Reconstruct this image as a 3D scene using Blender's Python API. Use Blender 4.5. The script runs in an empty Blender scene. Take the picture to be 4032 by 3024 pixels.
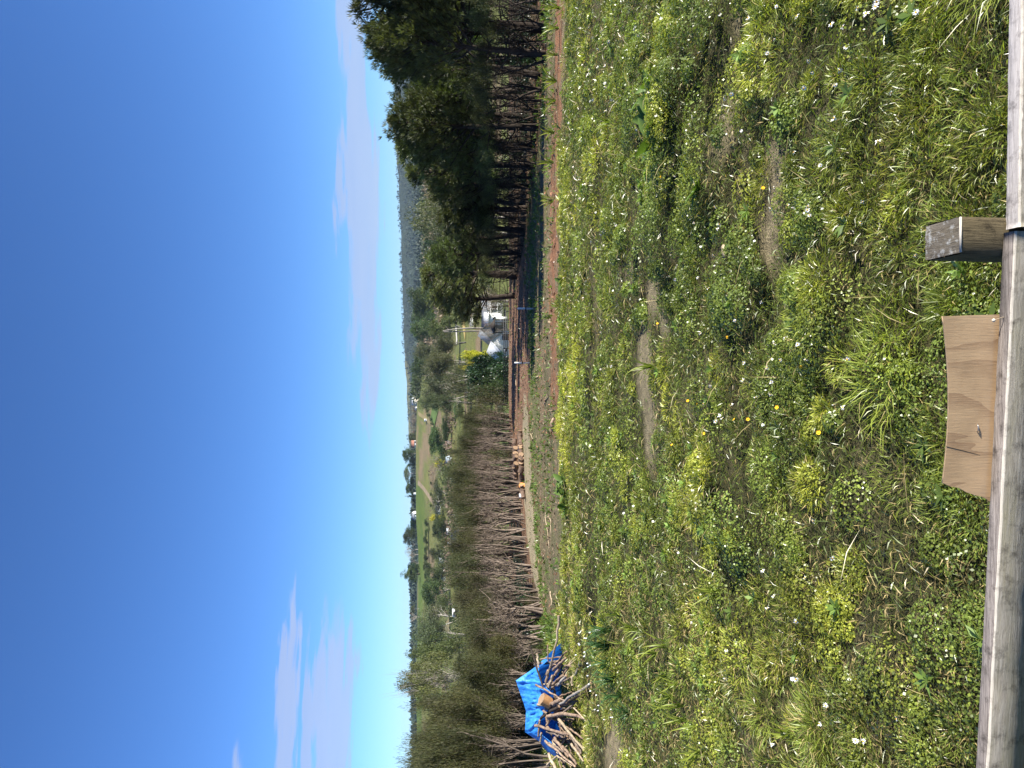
import bpy, math, random
import numpy as np
from mathutils import Vector, Matrix

# ------------------------------------------------------------------ camera
random.seed(11)
rng = np.random.default_rng(11)
CAMZ = 2.3            # eye height above the ground at the fence
FPX = 2900.0          # focal length in photo pixels (4032 x 3024, held sideways)
PITCH = math.atan((2016 - 1630) / FPX)
CP, SP = math.cos(PITCH), math.sin(PITCH)
scene = bpy.context.scene
cam_data = bpy.data.cameras.new('camera')
cam = bpy.data.objects.new('camera', cam_data)
scene.collection.objects.link(cam)
cam_data.sensor_fit = 'HORIZONTAL'
cam_data.sensor_width = 36.0
cam_data.lens = 36.0 * FPX / 4032.0
cam_data.clip_start = 0.05
cam_data.clip_end = 30000
# the phone was turned on its side: picture right is down, picture top is right
m3 = Matrix(((0, 1, 0), (-SP, 0, -CP), (-CP, 0, SP)))
cam.matrix_world = Matrix.Translation((0, 0, CAMZ)) @ m3.to_4x4()
scene.camera = cam

# ------------------------------------------------------------------ sky and sun
SUN_AZ, SUN_EL = 108.0, 32.0        # degrees clockwise from the view direction, above horizon
world = bpy.data.worlds.new('World')
scene.world = world
world.use_nodes = True
wn, wl = world.node_tree.nodes, world.node_tree.links
wn.clear()
def WN(t, **kw):
    n = wn.new(t)
    for k, v in kw.items():
        setattr(n, k, v)
    return n
wout = WN('ShaderNodeOutputWorld')
wbg = WN('ShaderNodeBackground')
wbg.inputs['Strength'].default_value = 0.057
sky = WN('ShaderNodeTexSky', sky_type='NISHITA')
sky.sun_disc = False
sky.sun_elevation = math.radians(SUN_EL)
sky.sun_rotation = math.radians(SUN_AZ)
sky.air_density = 0.75
sky.dust_density = 0.0
sky.ozone_density = 6.0
# thin stratus banks, laid out on the sky's own directions (azimuth, elevation)
tc = WN('ShaderNodeTexCoord')
sep = WN('ShaderNodeSeparateXYZ')
wl.new(tc.outputs['Generated'], sep.inputs[0])
def wmath(op, a, b=None, c=None):
    n = WN('ShaderNodeMath', operation=op)
    for i, v in enumerate((a, b, c)):
        if v is None:
            continue
        if isinstance(v, (int, float)):
            n.inputs[i].default_value = v
        else:
            wl.new(v, n.inputs[i])
    return n.outputs[0]
az = wmath('ARCTAN2', sep.outputs['X'], sep.outputs['Y'])
el = wmath('ARCSINE', sep.outputs['Z'])
comb = WN('ShaderNodeCombineXYZ')
wl.new(wmath('MULTIPLY', az, 11.0), comb.inputs[0])
wl.new(wmath('MULTIPLY', el, 115.0), comb.inputs[1])
cn = WN('ShaderNodeTexNoise')
cn.inputs['Scale'].default_value = 1.0
cn.inputs['Detail'].default_value = 10.0
cn.inputs['Roughness'].default_value = 0.62
cn.inputs['Distortion'].default_value = 0.9
wl.new(comb.outputs[0], cn.inputs['Vector'])
cn2 = WN('ShaderNodeTexNoise')
cn2.inputs['Scale'].default_value = 0.55
cn2.inputs['Detail'].default_value = 8.0
wl.new(comb.outputs[0], cn2.inputs['Vector'])
warp = wmath('MULTIPLY', wmath('SUBTRACT', cn2.outputs['Fac'], 0.5), 2.6)
def bank(a0, e0, wa, we, dens):
    """soft ellipse in azimuth / elevation (degrees)"""
    da = wmath('MULTIPLY', wmath('SUBTRACT', az, math.radians(a0)), 1 / math.radians(wa))
    de = wmath('MULTIPLY', wmath('SUBTRACT', el, math.radians(e0)), 1 / math.radians(we))
    de = wmath('ADD', de, warp)
    q = wmath('ADD', wmath('POWER', wmath('ABSOLUTE', da), 2.6), wmath('POWER', wmath('ABSOLUTE', de), 2.2))
    return wmath('MULTIPLY', wmath('MAXIMUM', wmath('SUBTRACT', 1.0, q), 0.0), dens)
banks = [bank(20.0, 3.95, 26, 1.9, 1.0), bank(4, 3.3, 12, 1.1, .9), bank(-26, 5.6, 13, 2.5, 1.0), bank(-24, 8.7, 14, 1.0, .95),
         bank(-27.5, 11.4, 4, .7, .75), bank(60, 5, 18, 2.4, .9), bank(-70, 6, 22, 2.2, .9),
         bank(140, 5, 30, 2.4, .8), bank(-150, 5, 30, 2.0, .8), bank(-22, 25.2, 5, 2.2, .30)]
tot = banks[0]
for b in banks[1:]:
    tot = wmath('MAXIMUM', tot, b)
# coverage = bank envelope pushed through the noise
cov = wmath('SUBTRACT', wmath('MULTIPLY', tot, 1.85), wmath('MULTIPLY', cn.outputs['Fac'], 1.9))
mr = WN('ShaderNodeMapRange', interpolation_type='SMOOTHSTEP')
mr.inputs['From Min'].default_value = -0.12
mr.inputs['From Max'].default_value = 0.62
mr.inputs['To Max'].default_value = 0.72
wl.new(cov, mr.inputs['Value'])
cloudcol = WN('ShaderNodeMix', data_type='RGBA')
cloudcol.inputs['A'].default_value = (3.2, 4.1, 6.3, 1)
cloudcol.inputs['B'].default_value = (4.3, 4.9, 6.5, 1)
wl.new(cn2.outputs['Fac'], cloudcol.inputs['Factor'])
mixc = WN('ShaderNodeMix', data_type='RGBA')
wl.new(mr.outputs[0], mixc.inputs['Factor'])
skygrade = WN('ShaderNodeMix', data_type='RGBA', blend_type='MULTIPLY')      # the phone's rich blue
skygrade.inputs['Factor'].default_value = 1.0
skygrade.inputs['B'].default_value = (0.81, 1.08, 1.40, 1)
wl.new(sky.outputs[0], skygrade.inputs['A'])
wl.new(skygrade.outputs['Result'], mixc.inputs['A'])
wl.new(cloudcol.outputs['Result'], mixc.inputs['B'])
wl.new(mixc.outputs['Result'], wbg.inputs['Color'])
wl.new(wbg.outputs[0], wout.inputs['Surface'])

sd = bpy.data.lights.new('sun', 'SUN')
sd.energy = 5.0
sd.angle = math.radians(0.53)
sd.color = (1.0, 0.95, 0.86)
sun = bpy.data.objects.new('sun', sd)
scene.collection.objects.link(sun)
_a, _e = math.radians(SUN_AZ), math.radians(SUN_EL)
SUNV = Vector((math.sin(_a) * math.cos(_e), math.cos(_a) * math.cos(_e), math.sin(_e)))
sun.rotation_euler = SUNV.to_track_quat('Z', 'Y').to_euler()
sun.location = SUNV * 60

vs = scene.view_settings
vs.view_transform = 'Standard'
vs.look = 'None'
vs.exposure = 1.22
vs.gamma = 1.0
vs.use_curve_mapping = False
scene.render.engine = 'CYCLES'
scene.cycles.max_bounces = 6
scene.cycles.diffuse_bounces = 3
scene.cycles.glossy_bounces = 2
scene.cycles.transmission_bounces = 3
scene.cycles.volume_bounces = 0
scene.cycles.transparent_max_bounces = 8

# ------------------------------------------------------------------ picture pixel <-> place
def ray(px, py):
    """direction (y = 1) of a photo pixel: px to the right (down), py downwards (left)"""
    dn, rt = (px - 2016) / FPX, (1512 - py) / FPX
    v = Vector((rt, CP - dn * SP, -SP - dn * CP))
    return v / v.y
def at(px, py, d):
    return Vector((0, 0, CAMZ)) + ray(px, py) * d
def proj(x, y, z):
    dz = z - CAMZ
    depth = y * CP - dz * SP
    depth = np.where(depth < 0.05, 0.05, depth)
    dn = (-y * SP - dz * CP) / depth
    return 2016 + FPX * dn, 1512 - FPX * x / depth

# ------------------------------------------------------------------ noise and terrain
def _hash(i, j, s):
    h = (i * 374761393 + j * 668265263 + s * 974711) & 0x7fffffff
    h = ((h ^ (h >> 13)) * 1274126177) & 0x7fffffff
    return ((h ^ (h >> 16)) & 0xffff) / 65535.0
def vnoise(x, y, s=0):
    x = np.asarray(x, float); y = np.asarray(y, float)
    i = np.floor(x).astype(np.int64); j = np.floor(y).astype(np.int64)
    u = x - i; v = y - j
    u = u * u * (3 - 2 * u); v = v * v * (3 - 2 * v)
    a, b = _hash(i, j, s), _hash(i + 1, j, s)
    c, d = _hash(i, j + 1, s), _hash(i + 1, j + 1, s)
    return (a + (b - a) * u) * (1 - v) + (c + (d - c) * u) * v
def fbm(x, y, s=0, o=4):
    r = 0; a = .5; t = 0
    for k in range(o):
        r = r + a * vnoise(np.asarray(x) * 2 ** k, np.asarray(y) * 2 ** k, s + k * 17); t += a; a *= .55
    return r / t
NEAR = np.array([(-9000, 0.6), (-60, 0.5), (0, 0.03), (2, 0), (4, -.08), (7, -.28), (10, -.48), (14, -.80), (18, -1.2), (24, -1.95), (30, -2.65),
                 (40, -3.66), (50, -4.6), (60, -5.42), (64, -6.0), (70, -7.4), (80, -9.8), (95, -12.6), (110, -14.2), (150, -17), (250, -19.2), (350, -18), (500, -19)], float)
AZC = np.array([-600, 0, 500, 1000, 1250, 1400, 1500, 1600, 1750, 1900, 2050, 2150, 2280, 2400, 2600, 3024, 3600], float)
FAR = {
    720: [1690, 1690, 1690, 1692, 1690, 1676, 1656, 1645, 1639, 1635, 1639, 1647, 1657, 1648, 1641, 1640, 1640],
    900: [1684, 1684, 1684, 1686, 1684, 1672, 1664, 1656, 1652, 1648, 1650, 1652, 1646, 1645, 1646, 1648, 1648],
    1500: [1664, 1664, 1664, 1664, 1664, 1660, 1658, 1652, 1648, 1646, 1646, 1646, 1638, 1638, 1640, 1642, 1642],
    2200: [1640, 1640, 1640, 1642, 1645, 1646, 1645, 1645, 1644, 1644, 1644, 1644, 1640, 1642, 1644, 1644, 1644],
    3200: [1562, 1554, 1563, 1583, 1594, 1600, 1605, 1610, 1617, 1627, 1630, 1630, 1623, 1631, 1635, 1636, 1636],
    4600: [1612, 1610, 1612, 1618, 1622, 1628, 1630, 1630, 1632, 1634, 1634, 1634, 1634, 1634, 1638, 1640, 1640],
    9000: [1632] * 17}
FY = sorted(FAR)
def height(x, y):
    x = np.asarray(x, float); y = np.asarray(y, float)
    z = np.interp(y, NEAR[:, 0], NEAR[:, 1])
    ys = np.maximum(y, 1.0)
    pyc = 1512 - FPX * x / ys / 1.0
    prevY, prevZ = 500.0, np.full(np.shape(z), -19.0)
    for Y in FY:
        px = np.interp(pyc, AZC, FAR[Y])
        Z = CAMZ - Y * (px - 1630) / FPX
        t = np.clip((y - prevY) / (Y - prevY), 0, 1)
        t = t * t * (3 - 2 * t) if Y in (720, 3200) else t
        z = np.where(y > prevY, prevZ + (Z - prevZ) * t, z)
        prevY, prevZ = Y, Z
    # unevenness, growing with distance
    z = z + (fbm(x * .9, y * .9, 3, 3) - .5) * np.where((y < 70), .10, 0.0)
    z = z + (fbm(x / 40, y / 40, 5, 3) - .5) * np.clip((y - 80) / 400, 0, 1) * 3.0
    z = z + (fbm(x / 160, y / 160, 9, 4) - .5) * np.clip((y - 1500) / 1500, 0, 1) * 22.0
    return z
def H(x, y):
    return float(height(np.array([x]), np.array([y]))[0])
def ground(px, py):
    """where a photo pixel meets the ground"""
    r = ray(px, py)
    d = np.concatenate([np.arange(1.2, 70, .05), np.arange(70, 400, .5), np.arange(400, 5000, 4)])
    zz = CAMZ + r.z * d
    hh = height(r.x * d, d)
    k = np.nonzero(zz <= hh)[0]
    dd = d[k[0]] if len(k) else 4000.0
    return Vector((r.x * dd, dd, H(r.x * dd, dd)))

# ------------------------------------------------------------------ materials
def new_mat(name):
    m = bpy.data.materials.new(name)
    m.use_nodes = True
    nt = m.node_tree
    return m, nt, nt.nodes['Principled BSDF'], nt.nodes['Material Output']
def nd(nt, t, **kw):
    n = nt.nodes.new(t)
    for k, v in kw.items():
        setattr(n, k, v)
    return n
def mixrgb(nt, fac, a, b, blend='MIX'):
    n = nd(nt, 'ShaderNodeMix', data_type='RGBA', blend_type=blend)
    for key, v in (('Factor', fac), ('A', a), ('B', b)):
        if isinstance(v, (int, float)):
            n.inputs[key].default_value = v
        elif isinstance(v, tuple):
            n.inputs[key].default_value = (*v, 1) if len(v) == 3 else v
        else:
            nt.links.new(v, n.inputs[key])
    return n.outputs['Result']
def noise(nt, scale, detail=4, rough=.55, vec=None, out='Fac'):
    n = nd(nt, 'ShaderNodeTexNoise')
    n.inputs['Scale'].default_value = scale
    n.inputs['Detail'].default_value = detail
    n.inputs['Roughness'].default_value = rough
    if vec is not None:
        nt.links.new(vec, n.inputs['Vector'])
    return n.outputs[out]
def ramp(nt, fac, lo, hi):
    n = nd(nt, 'ShaderNodeMapRange')
    n.inputs['From Min'].default_value = lo
    n.inputs['From Max'].default_value = hi
    nt.links.new(fac, n.inputs['Value'])
    return n.outputs[0]
def bump(nt, bsdf, h, strength=.5, dist=.02):
    b = nd(nt, 'ShaderNodeBump')
    b.inputs['Strength'].default_value = strength
    b.inputs['Distance'].default_value = dist
    nt.links.new(h, b.inputs['Height'])
    nt.links.new(b.outputs[0], bsdf.inputs['Normal'])
def objco(nt, scale=(1, 1, 1)):
    tcn = nd(nt, 'ShaderNodeTexCoord')
    mp = nd(nt, 'ShaderNodeMapping')
    mp.inputs['Scale'].default_value = scale
    nt.links.new(tcn.outputs['Object'], mp.inputs['Vector'])
    return mp.outputs[0]
def plain(name, col, rough=.8, var=.25, scale=6, spec=.3, metal=0.0, bmp=.2):
    m, nt, b, o = new_mat(name)
    v = objco(nt)
    n = noise(nt, scale, 6, .6, v)
    dark = tuple(c * (1 - var) for c in col); lite = tuple(min(1, c * (1 + var)) for c in col)
    nt.links.new(mixrgb(nt, ramp(nt, n, .3, .7), dark, lite), b.inputs['Base Color'])
    b.inputs['Roughness'].default_value = rough
    b.inputs['Specular IOR Level'].default_value = spec
    b.inputs['Metallic'].default_value = metal
    if bmp:
        bump(nt, b, noise(nt, scale * 5, 5, .6, v), bmp, .01)
    return m
def leafy(name, base, rough=.5, trans=.35, spec=.4, hue=.10, attr=True):
    """foliage: colour times the per-clump tint, thin enough to let some sun through"""
    m, nt, b, o = new_mat(name)
    oi = nd(nt, 'ShaderNodeObjectInfo')
    hs = nd(nt, 'ShaderNodeHueSaturation')
    mr_ = nd(nt, 'ShaderNodeMapRange')
    mr_.inputs['To Min'].default_value = .62; mr_.inputs['To Max'].default_value = 1.35
    if hue == 0:
        mr_.inputs['To Min'].default_value = mr_.inputs['To Max'].default_value = 1.0
    nt.links.new(oi.outputs['Random'], mr_.inputs['Value'])
    nt.links.new(mr_.outputs[0], hs.inputs['Value'])
    mr2 = nd(nt, 'ShaderNodeMapRange')
    mr2.inputs['To Min'].default_value = .5 - hue * .25; mr2.inputs['To Max'].default_value = .5 + hue * .25
    ml = nd(nt, 'ShaderNodeMath', operation='FRACT')
    mm = nd(nt, 'ShaderNodeMath', operation='MULTIPLY'); mm.inputs[1].default_value = 7.31
    nt.links.new(oi.outputs['Random'], mm.inputs[0]); nt.links.new(mm.outputs[0], ml.inputs[0])
    nt.links.new(ml.outputs[0], mr2.inputs['Value'])
    nt.links.new(mr2.outputs[0], hs.inputs['Hue'])
    if attr:
        at_ = nd(nt, 'ShaderNodeAttribute', attribute_name='tint')
        c = mixrgb(nt, 1.0, at_.outputs['Color'], base, 'MULTIPLY')
        nt.links.new(c, hs.inputs['Color'])
    else:
        hs.inputs['Color'].default_value = (*base, 1)
    nt.links.new(hs.outputs[0], b.inputs['Base Color'])
    b.inputs['Roughness'].default_value = rough
    b.inputs['Specular IOR Level'].default_value = spec
    tr = nd(nt, 'ShaderNodeBsdfTranslucent')
    tc_ = mixrgb(nt, 1.0, hs.outputs[0], (1.25, 1.3, .55), 'MULTIPLY')
    nt.links.new(tc_, tr.inputs['Color'])
    mx = nd(nt, 'ShaderNodeMixShader')
    mx.inputs[0].default_value = trans
    nt.links.new(b.outputs[0], mx.inputs[1]); nt.links.new(tr.outputs[0], mx.inputs[2])
    nt.links.new(mx.outputs[0], o.inputs['Surface'])
    return m
def bark(name, col, col2, scale=8, stretch=.18):
    m, nt, b, o = new_mat(name)
    v = objco(nt, (1, 1, stretch))
    n = noise(nt, scale, 6, .65, v)
    oi = nd(nt, 'ShaderNodeObjectInfo')
    c = mixrgb(nt, ramp(nt, n, .35, .68), col, col2)
    hs = nd(nt, 'ShaderNodeHueSaturation')
    mr_ = nd(nt, 'ShaderNodeMapRange')
    mr_.inputs['To Min'].default_value = .8; mr_.inputs['To Max'].default_value = 1.2
    nt.links.new(oi.outputs['Random'], mr_.inputs['Value']); nt.links.new(mr_.outputs[0], hs.inputs['Value'])
    nt.links.new(c, hs.inputs['Color'])
    nt.links.new(hs.outputs[0], b.inputs['Base Color'])
    b.inputs['Roughness'].default_value = .9
    b.inputs['Specular IOR Level'].default_value = .15
    bump(nt, b, noise(nt, scale * 2.5, 5, .6, v), .6, .015)
    return m
M = {}
# ground: zone colour (where soil, mulch, gravel and pasture lie) with grain on top
def ground_mat():
    m, nt, b, o = new_mat('ground')
    a = nd(nt, 'ShaderNodeAttribute', attribute_name='land')
    v = objco(nt)
    n1 = noise(nt, 9, 7, .65, v); n2 = noise(nt, .25, 5, .6, v); n3 = noise(nt, 60, 4, .6, v); n4 = noise(nt, .035, 6, .6, v)
    c = mixrgb(nt, ramp(nt, n1, .3, .7), (.55, .55, .55), (1.45, 1.42, 1.38))
    c = mixrgb(nt, 1.0, c, mixrgb(nt, ramp(nt, n2, .3, .7), (.8, .84, .8), (1.2, 1.15, 1.1)), 'MULTIPLY')
    c = mixrgb(nt, 1.0, c, mixrgb(nt, ramp(nt, n4, .3, .7), (.8, .9, .85), (1.2, 1.1, 1.1)), 'MULTIPLY')
    c = mixrgb(nt, 1.0, c, mixrgb(nt, ramp(nt, n3, .3, .7), (.7, .7, .7), (1.3, 1.3, 1.3)), 'MULTIPLY')
    nt.links.new(mixrgb(nt, 1.0, a.outputs['Color'], c, 'MULTIPLY'), b.inputs['Base Color'])
    b.inputs['Roughness'].default_value = .95
    b.inputs['Specular IOR Level'].default_value = .1
    h = nd(nt, 'ShaderNodeMath', operation='ADD')
    nt.links.new(n1, h.inputs[0]); nt.links.new(n3, h.inputs[1])
    bump(nt, b, h.outputs[0], .9, .03)
    return m
M['ground'] = ground_mat()
M['grass'] = leafy('lawn_leaf', (1.12, 1.12, 1.05), .34, .36, .65, .0)
M['pine'] = leafy('pine_needle', (.088, .108, .036), .5, .25)
M['kanuka'] = leafy('kanuka_leaf', (.062, .066, .024), .6, .3)
M['broad'] = leafy('broad_leaf', (.060, .088, .030), .5, .3)
M['gum'] = leafy('gum_leaf', (.078, .092, .046), .5, .3)
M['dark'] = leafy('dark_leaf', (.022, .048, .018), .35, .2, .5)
M['willow'] = leafy('willow_leaf', (.080, .098, .044), .55, .35)
M['wattle'] = leafy('wattle_flower', (.36, .31, .03), .7, .25)
M['scrub'] = leafy('scrub_twig', (.20, .145, .11), .8, .2)
M['forest'] = leafy('forest_leaf', (.028, .046, .028), .7, .15)
M['bark_kanuka'] = bark('kanuka_bark', (.075, .058, .046), (.27, .215, .17), 14)
M['bark_dark'] = bark('dark_bark', (.024, .019, .015), (.075, .058, .045), 9)
M['bark_grey'] = bark('grey_bark', (.16, .14, .12), (.34, .31, .27), 7)
M['bark_pale'] = bark('pale_bark', (.30, .27, .23), (.52, .48, .42), 7)
M['bark_round'] = bark('round_bark', (.06, .042, .032), (.22, .15, .11), 16, .6)
M['branch'] = bark('branch_bark', (.10, .068, .048), (.38, .275, .195), 9, .25)
M['stick'] = bark('dry_stick', (.22, .165, .105), (.52, .42, .29), 12, .25)

# ------------------------------------------------------------------ mesh helpers
C = scene.collection
class MB:
    """collects vertices and faces as arrays, then links them as ONE mesh object"""
    def __init__(self):
        self.v = []; self.q = []; self.t = []; self.n = 0; self.c = []
    def add(self, verts, quads=None, tris=None, col=None):
        verts = np.asarray(verts, float).reshape(-1, 3)
        self.v.append(verts)
        if col is not None:
            col = np.asarray(col, float)
            if col.ndim == 1:
                col = np.tile(col, (len(verts), 1))
            self.c.append(col)
        else:
            self.c.append(np.ones((len(verts), 3)))
        if quads is not None and len(quads):
            self.q.append(np.asarray(quads, np.int64) + self.n)
        if tris is not None and len(tris):
            self.t.append(np.asarray(tris, np.int64) + self.n)
        self.n += len(verts)
    def tube(self, pts, radii, sides=6, col=None, caps=True):
        pts = np.asarray(pts, float); radii = np.asarray(radii, float)
        n = len(pts)
        d = np.gradient(pts, axis=0)
        d /= np.linalg.norm(d, axis=1, keepdims=True) + 1e-9
        ref = np.array([0, 0, 1.0]) if abs(d[:, 2]).mean() < .85 else np.array([1.0, 0, 0])
        a = np.cross(d, ref); a /= np.linalg.norm(a, axis=1, keepdims=True) + 1e-9
        b = np.cross(d, a)
        th = np.linspace(0, 2 * np.pi, sides, endpoint=False)
        ring = (a[:, None, :] * np.cos(th)[None, :, None] + b[:, None, :] * np.sin(th)[None, :, None]) * radii[:, None, None] + pts[:, None, :]
        i = np.arange(n - 1)[:, None] * sides; j = np.arange(sides)[None, :]; k = (j + 1) % sides
        q = np.stack([i + j, i + k, i + sides + k, i + sides + j], -1).reshape(-1, 4)
        verts = ring.reshape(-1, 3); tris = []
        if caps:
            verts = np.vstack([verts, pts[0], pts[-1]])
            for s in range(sides):
                s2 = (s + 1) % sides
                tris.append((n * sides, s2, s)); tris.append((n * sides + 1, (n - 1) * sides + s, (n - 1) * sides + s2))
        self.add(verts, q, tris if caps else None, col)
    def box(self, lo, hi, col=None, mat4=None):
        x0, y0, z0 = lo; x1, y1, z1 = hi
        v = np.array([(x0, y0, z0), (x1, y0, z0), (x1, y1, z0), (x0, y1, z0), (x0, y0, z1), (x1, y0, z1), (x1, y1, z1), (x0, y1, z1)], float)
        if mat4 is not None:
            v = np.array([tuple(mat4 @ Vector(p)) for p in v])
        self.add(v, [(0, 3, 2, 1), (4, 5, 6, 7), (0, 1, 5, 4), (1, 2, 6, 5), (2, 3, 7, 6), (3, 0, 4, 7)], None, col)
    def blades(self, base, tip_dir, length, width, col, bend=None, side=None):
        """diamond leaves: base (N,3), unit direction (N,3), length (N), width (N), colour (N,3)"""
        N = len(base)
        L = np.asarray(length, float).reshape(N, 1); W = np.asarray(width, float).reshape(N, 1)
        if side is None:
            r = rng.normal(size=(N, 3))
            side = np.cross(tip_dir, r)
        side = side / (np.linalg.norm(side, axis=1, keepdims=True) + 1e-9)
        mid = base + tip_dir * L * .5
        tip = base + tip_dir * L
        if bend is not None:
            tip = tip + bend
        v = np.stack([base, mid - side * W * .5, tip, mid + side * W * .5], 1).reshape(-1, 3)
        q = np.arange(N * 4).reshape(N, 4)
        self.add(v, q, None, np.repeat(np.asarray(col, float), 4, axis=0))
    def mesh(self, name, mats, smooth=False, tint=False):
        V = np.concatenate(self.v)
        Q = np.concatenate(self.q) if self.q else np.zeros((0, 4), np.int64)
        T = np.concatenate(self.t) if self.t else np.zeros((0, 3), np.int64)
        me = bpy.data.meshes.new(name)
        me.vertices.add(len(V)); me.vertices.foreach_set('co', V.astype(np.float32).ravel())
        nl = len(Q) * 4 + len(T) * 3
        me.loops.add(nl); me.loops.foreach_set('vertex_index', np.concatenate([Q.ravel(), T.ravel()]).astype(np.int32))
        me.polygons.add(len(Q) + len(T))
        st = np.concatenate([np.arange(len(Q)) * 4, len(Q) * 4 + np.arange(len(T)) * 3]).astype(np.int32)
        me.polygons.foreach_set('loop_start', st)
        if smooth:
            me.polygons.foreach_set('use_smooth', np.ones(len(Q) + len(T), bool))
        if tint:
            a = me.attributes.new('tint', 'FLOAT_COLOR', 'POINT')
            cc = np.concatenate(self.c); cc = np.hstack([cc, np.ones((len(cc), 1))])
            a.data.foreach_set('color', cc.astype(np.float32).ravel())
        me.update(calc_edges=True)
        me.validate()
        for m in (mats if isinstance(mats, (list, tuple)) else [mats]):
            me.materials.append(m)
        return me
def link(name, me, parent=None, loc=None):
    o = bpy.data.objects.new(name, me)
    C.objects.link(o)
    if parent is not None:
        o.parent = parent
    if loc is not None:
        o.location = loc
    return o
def tag(o, label=None, cat=None, group=None, kind=None):
    for k, v in (('label', label), ('category', cat), ('group', group), ('kind', kind)):
        if v:
            o[k] = v
    return o
def thing(name, label, cat, loc=(0, 0, 0), group=None, rz=0.0):
    o = bpy.data.objects.new(name, None)
    o.empty_display_size = .2
    C.objects.link(o)
    o.location = loc; o.rotation_euler = (0, 0, rz)
    return tag(o, label, cat, group)
def copy_thing(root):
    r = root.copy(); C.objects.link(r)
    for ch in root.children:
        c = ch.copy(); C.objects.link(c); c.parent = r
        for g in ch.children:
            d = g.copy(); C.objects.link(d); d.parent = c
    return r
ORD = ['first', 'second', 'third', 'fourth', 'fifth', 'sixth', 'seventh', 'eighth', 'ninth', 'tenth', 'eleventh', 'twelfth', 'thirteenth', 'fourteenth',
       'fifteenth', 'sixteenth', 'seventeenth', 'eighteenth', 'nineteenth', 'twentieth', 'twenty-first', 'twenty-second', 'twenty-third', 'twenty-fourth',
       'twenty-fifth', 'twenty-sixth', 'twenty-seventh', 'twenty-eighth', 'twenty-ninth', 'thirtieth', 'thirty-first', 'thirty-second', 'thirty-third', 'thirty-fourth', 'thirty-fifth', 'thirty-sixth']

# ------------------------------------------------------------------ the ground, one sheet to the horizon
def axis(step, n, growth, far):
    a = [0.0]; s = step
    for _ in range(n):
        a.append(a[-1] + s)
    while a[-1] < far:
        s *= growth
        a.append(a[-1] + s)
    return np.array(a)
xp = axis(.22, 60, 1.055, 9000)
XS = np.concatenate([-xp[:0:-1], xp])
yp = axis(.2, 110, 1.028, 12000)
yn = axis(.4, 8, 1.5, 800)
YS = np.concatenate([-yn[:0:-1], yp])
GX, GY = np.meshgrid(XS, YS)
GZ = height(GX, GY)
PX, PY = proj(GX, GY, GZ)
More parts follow.
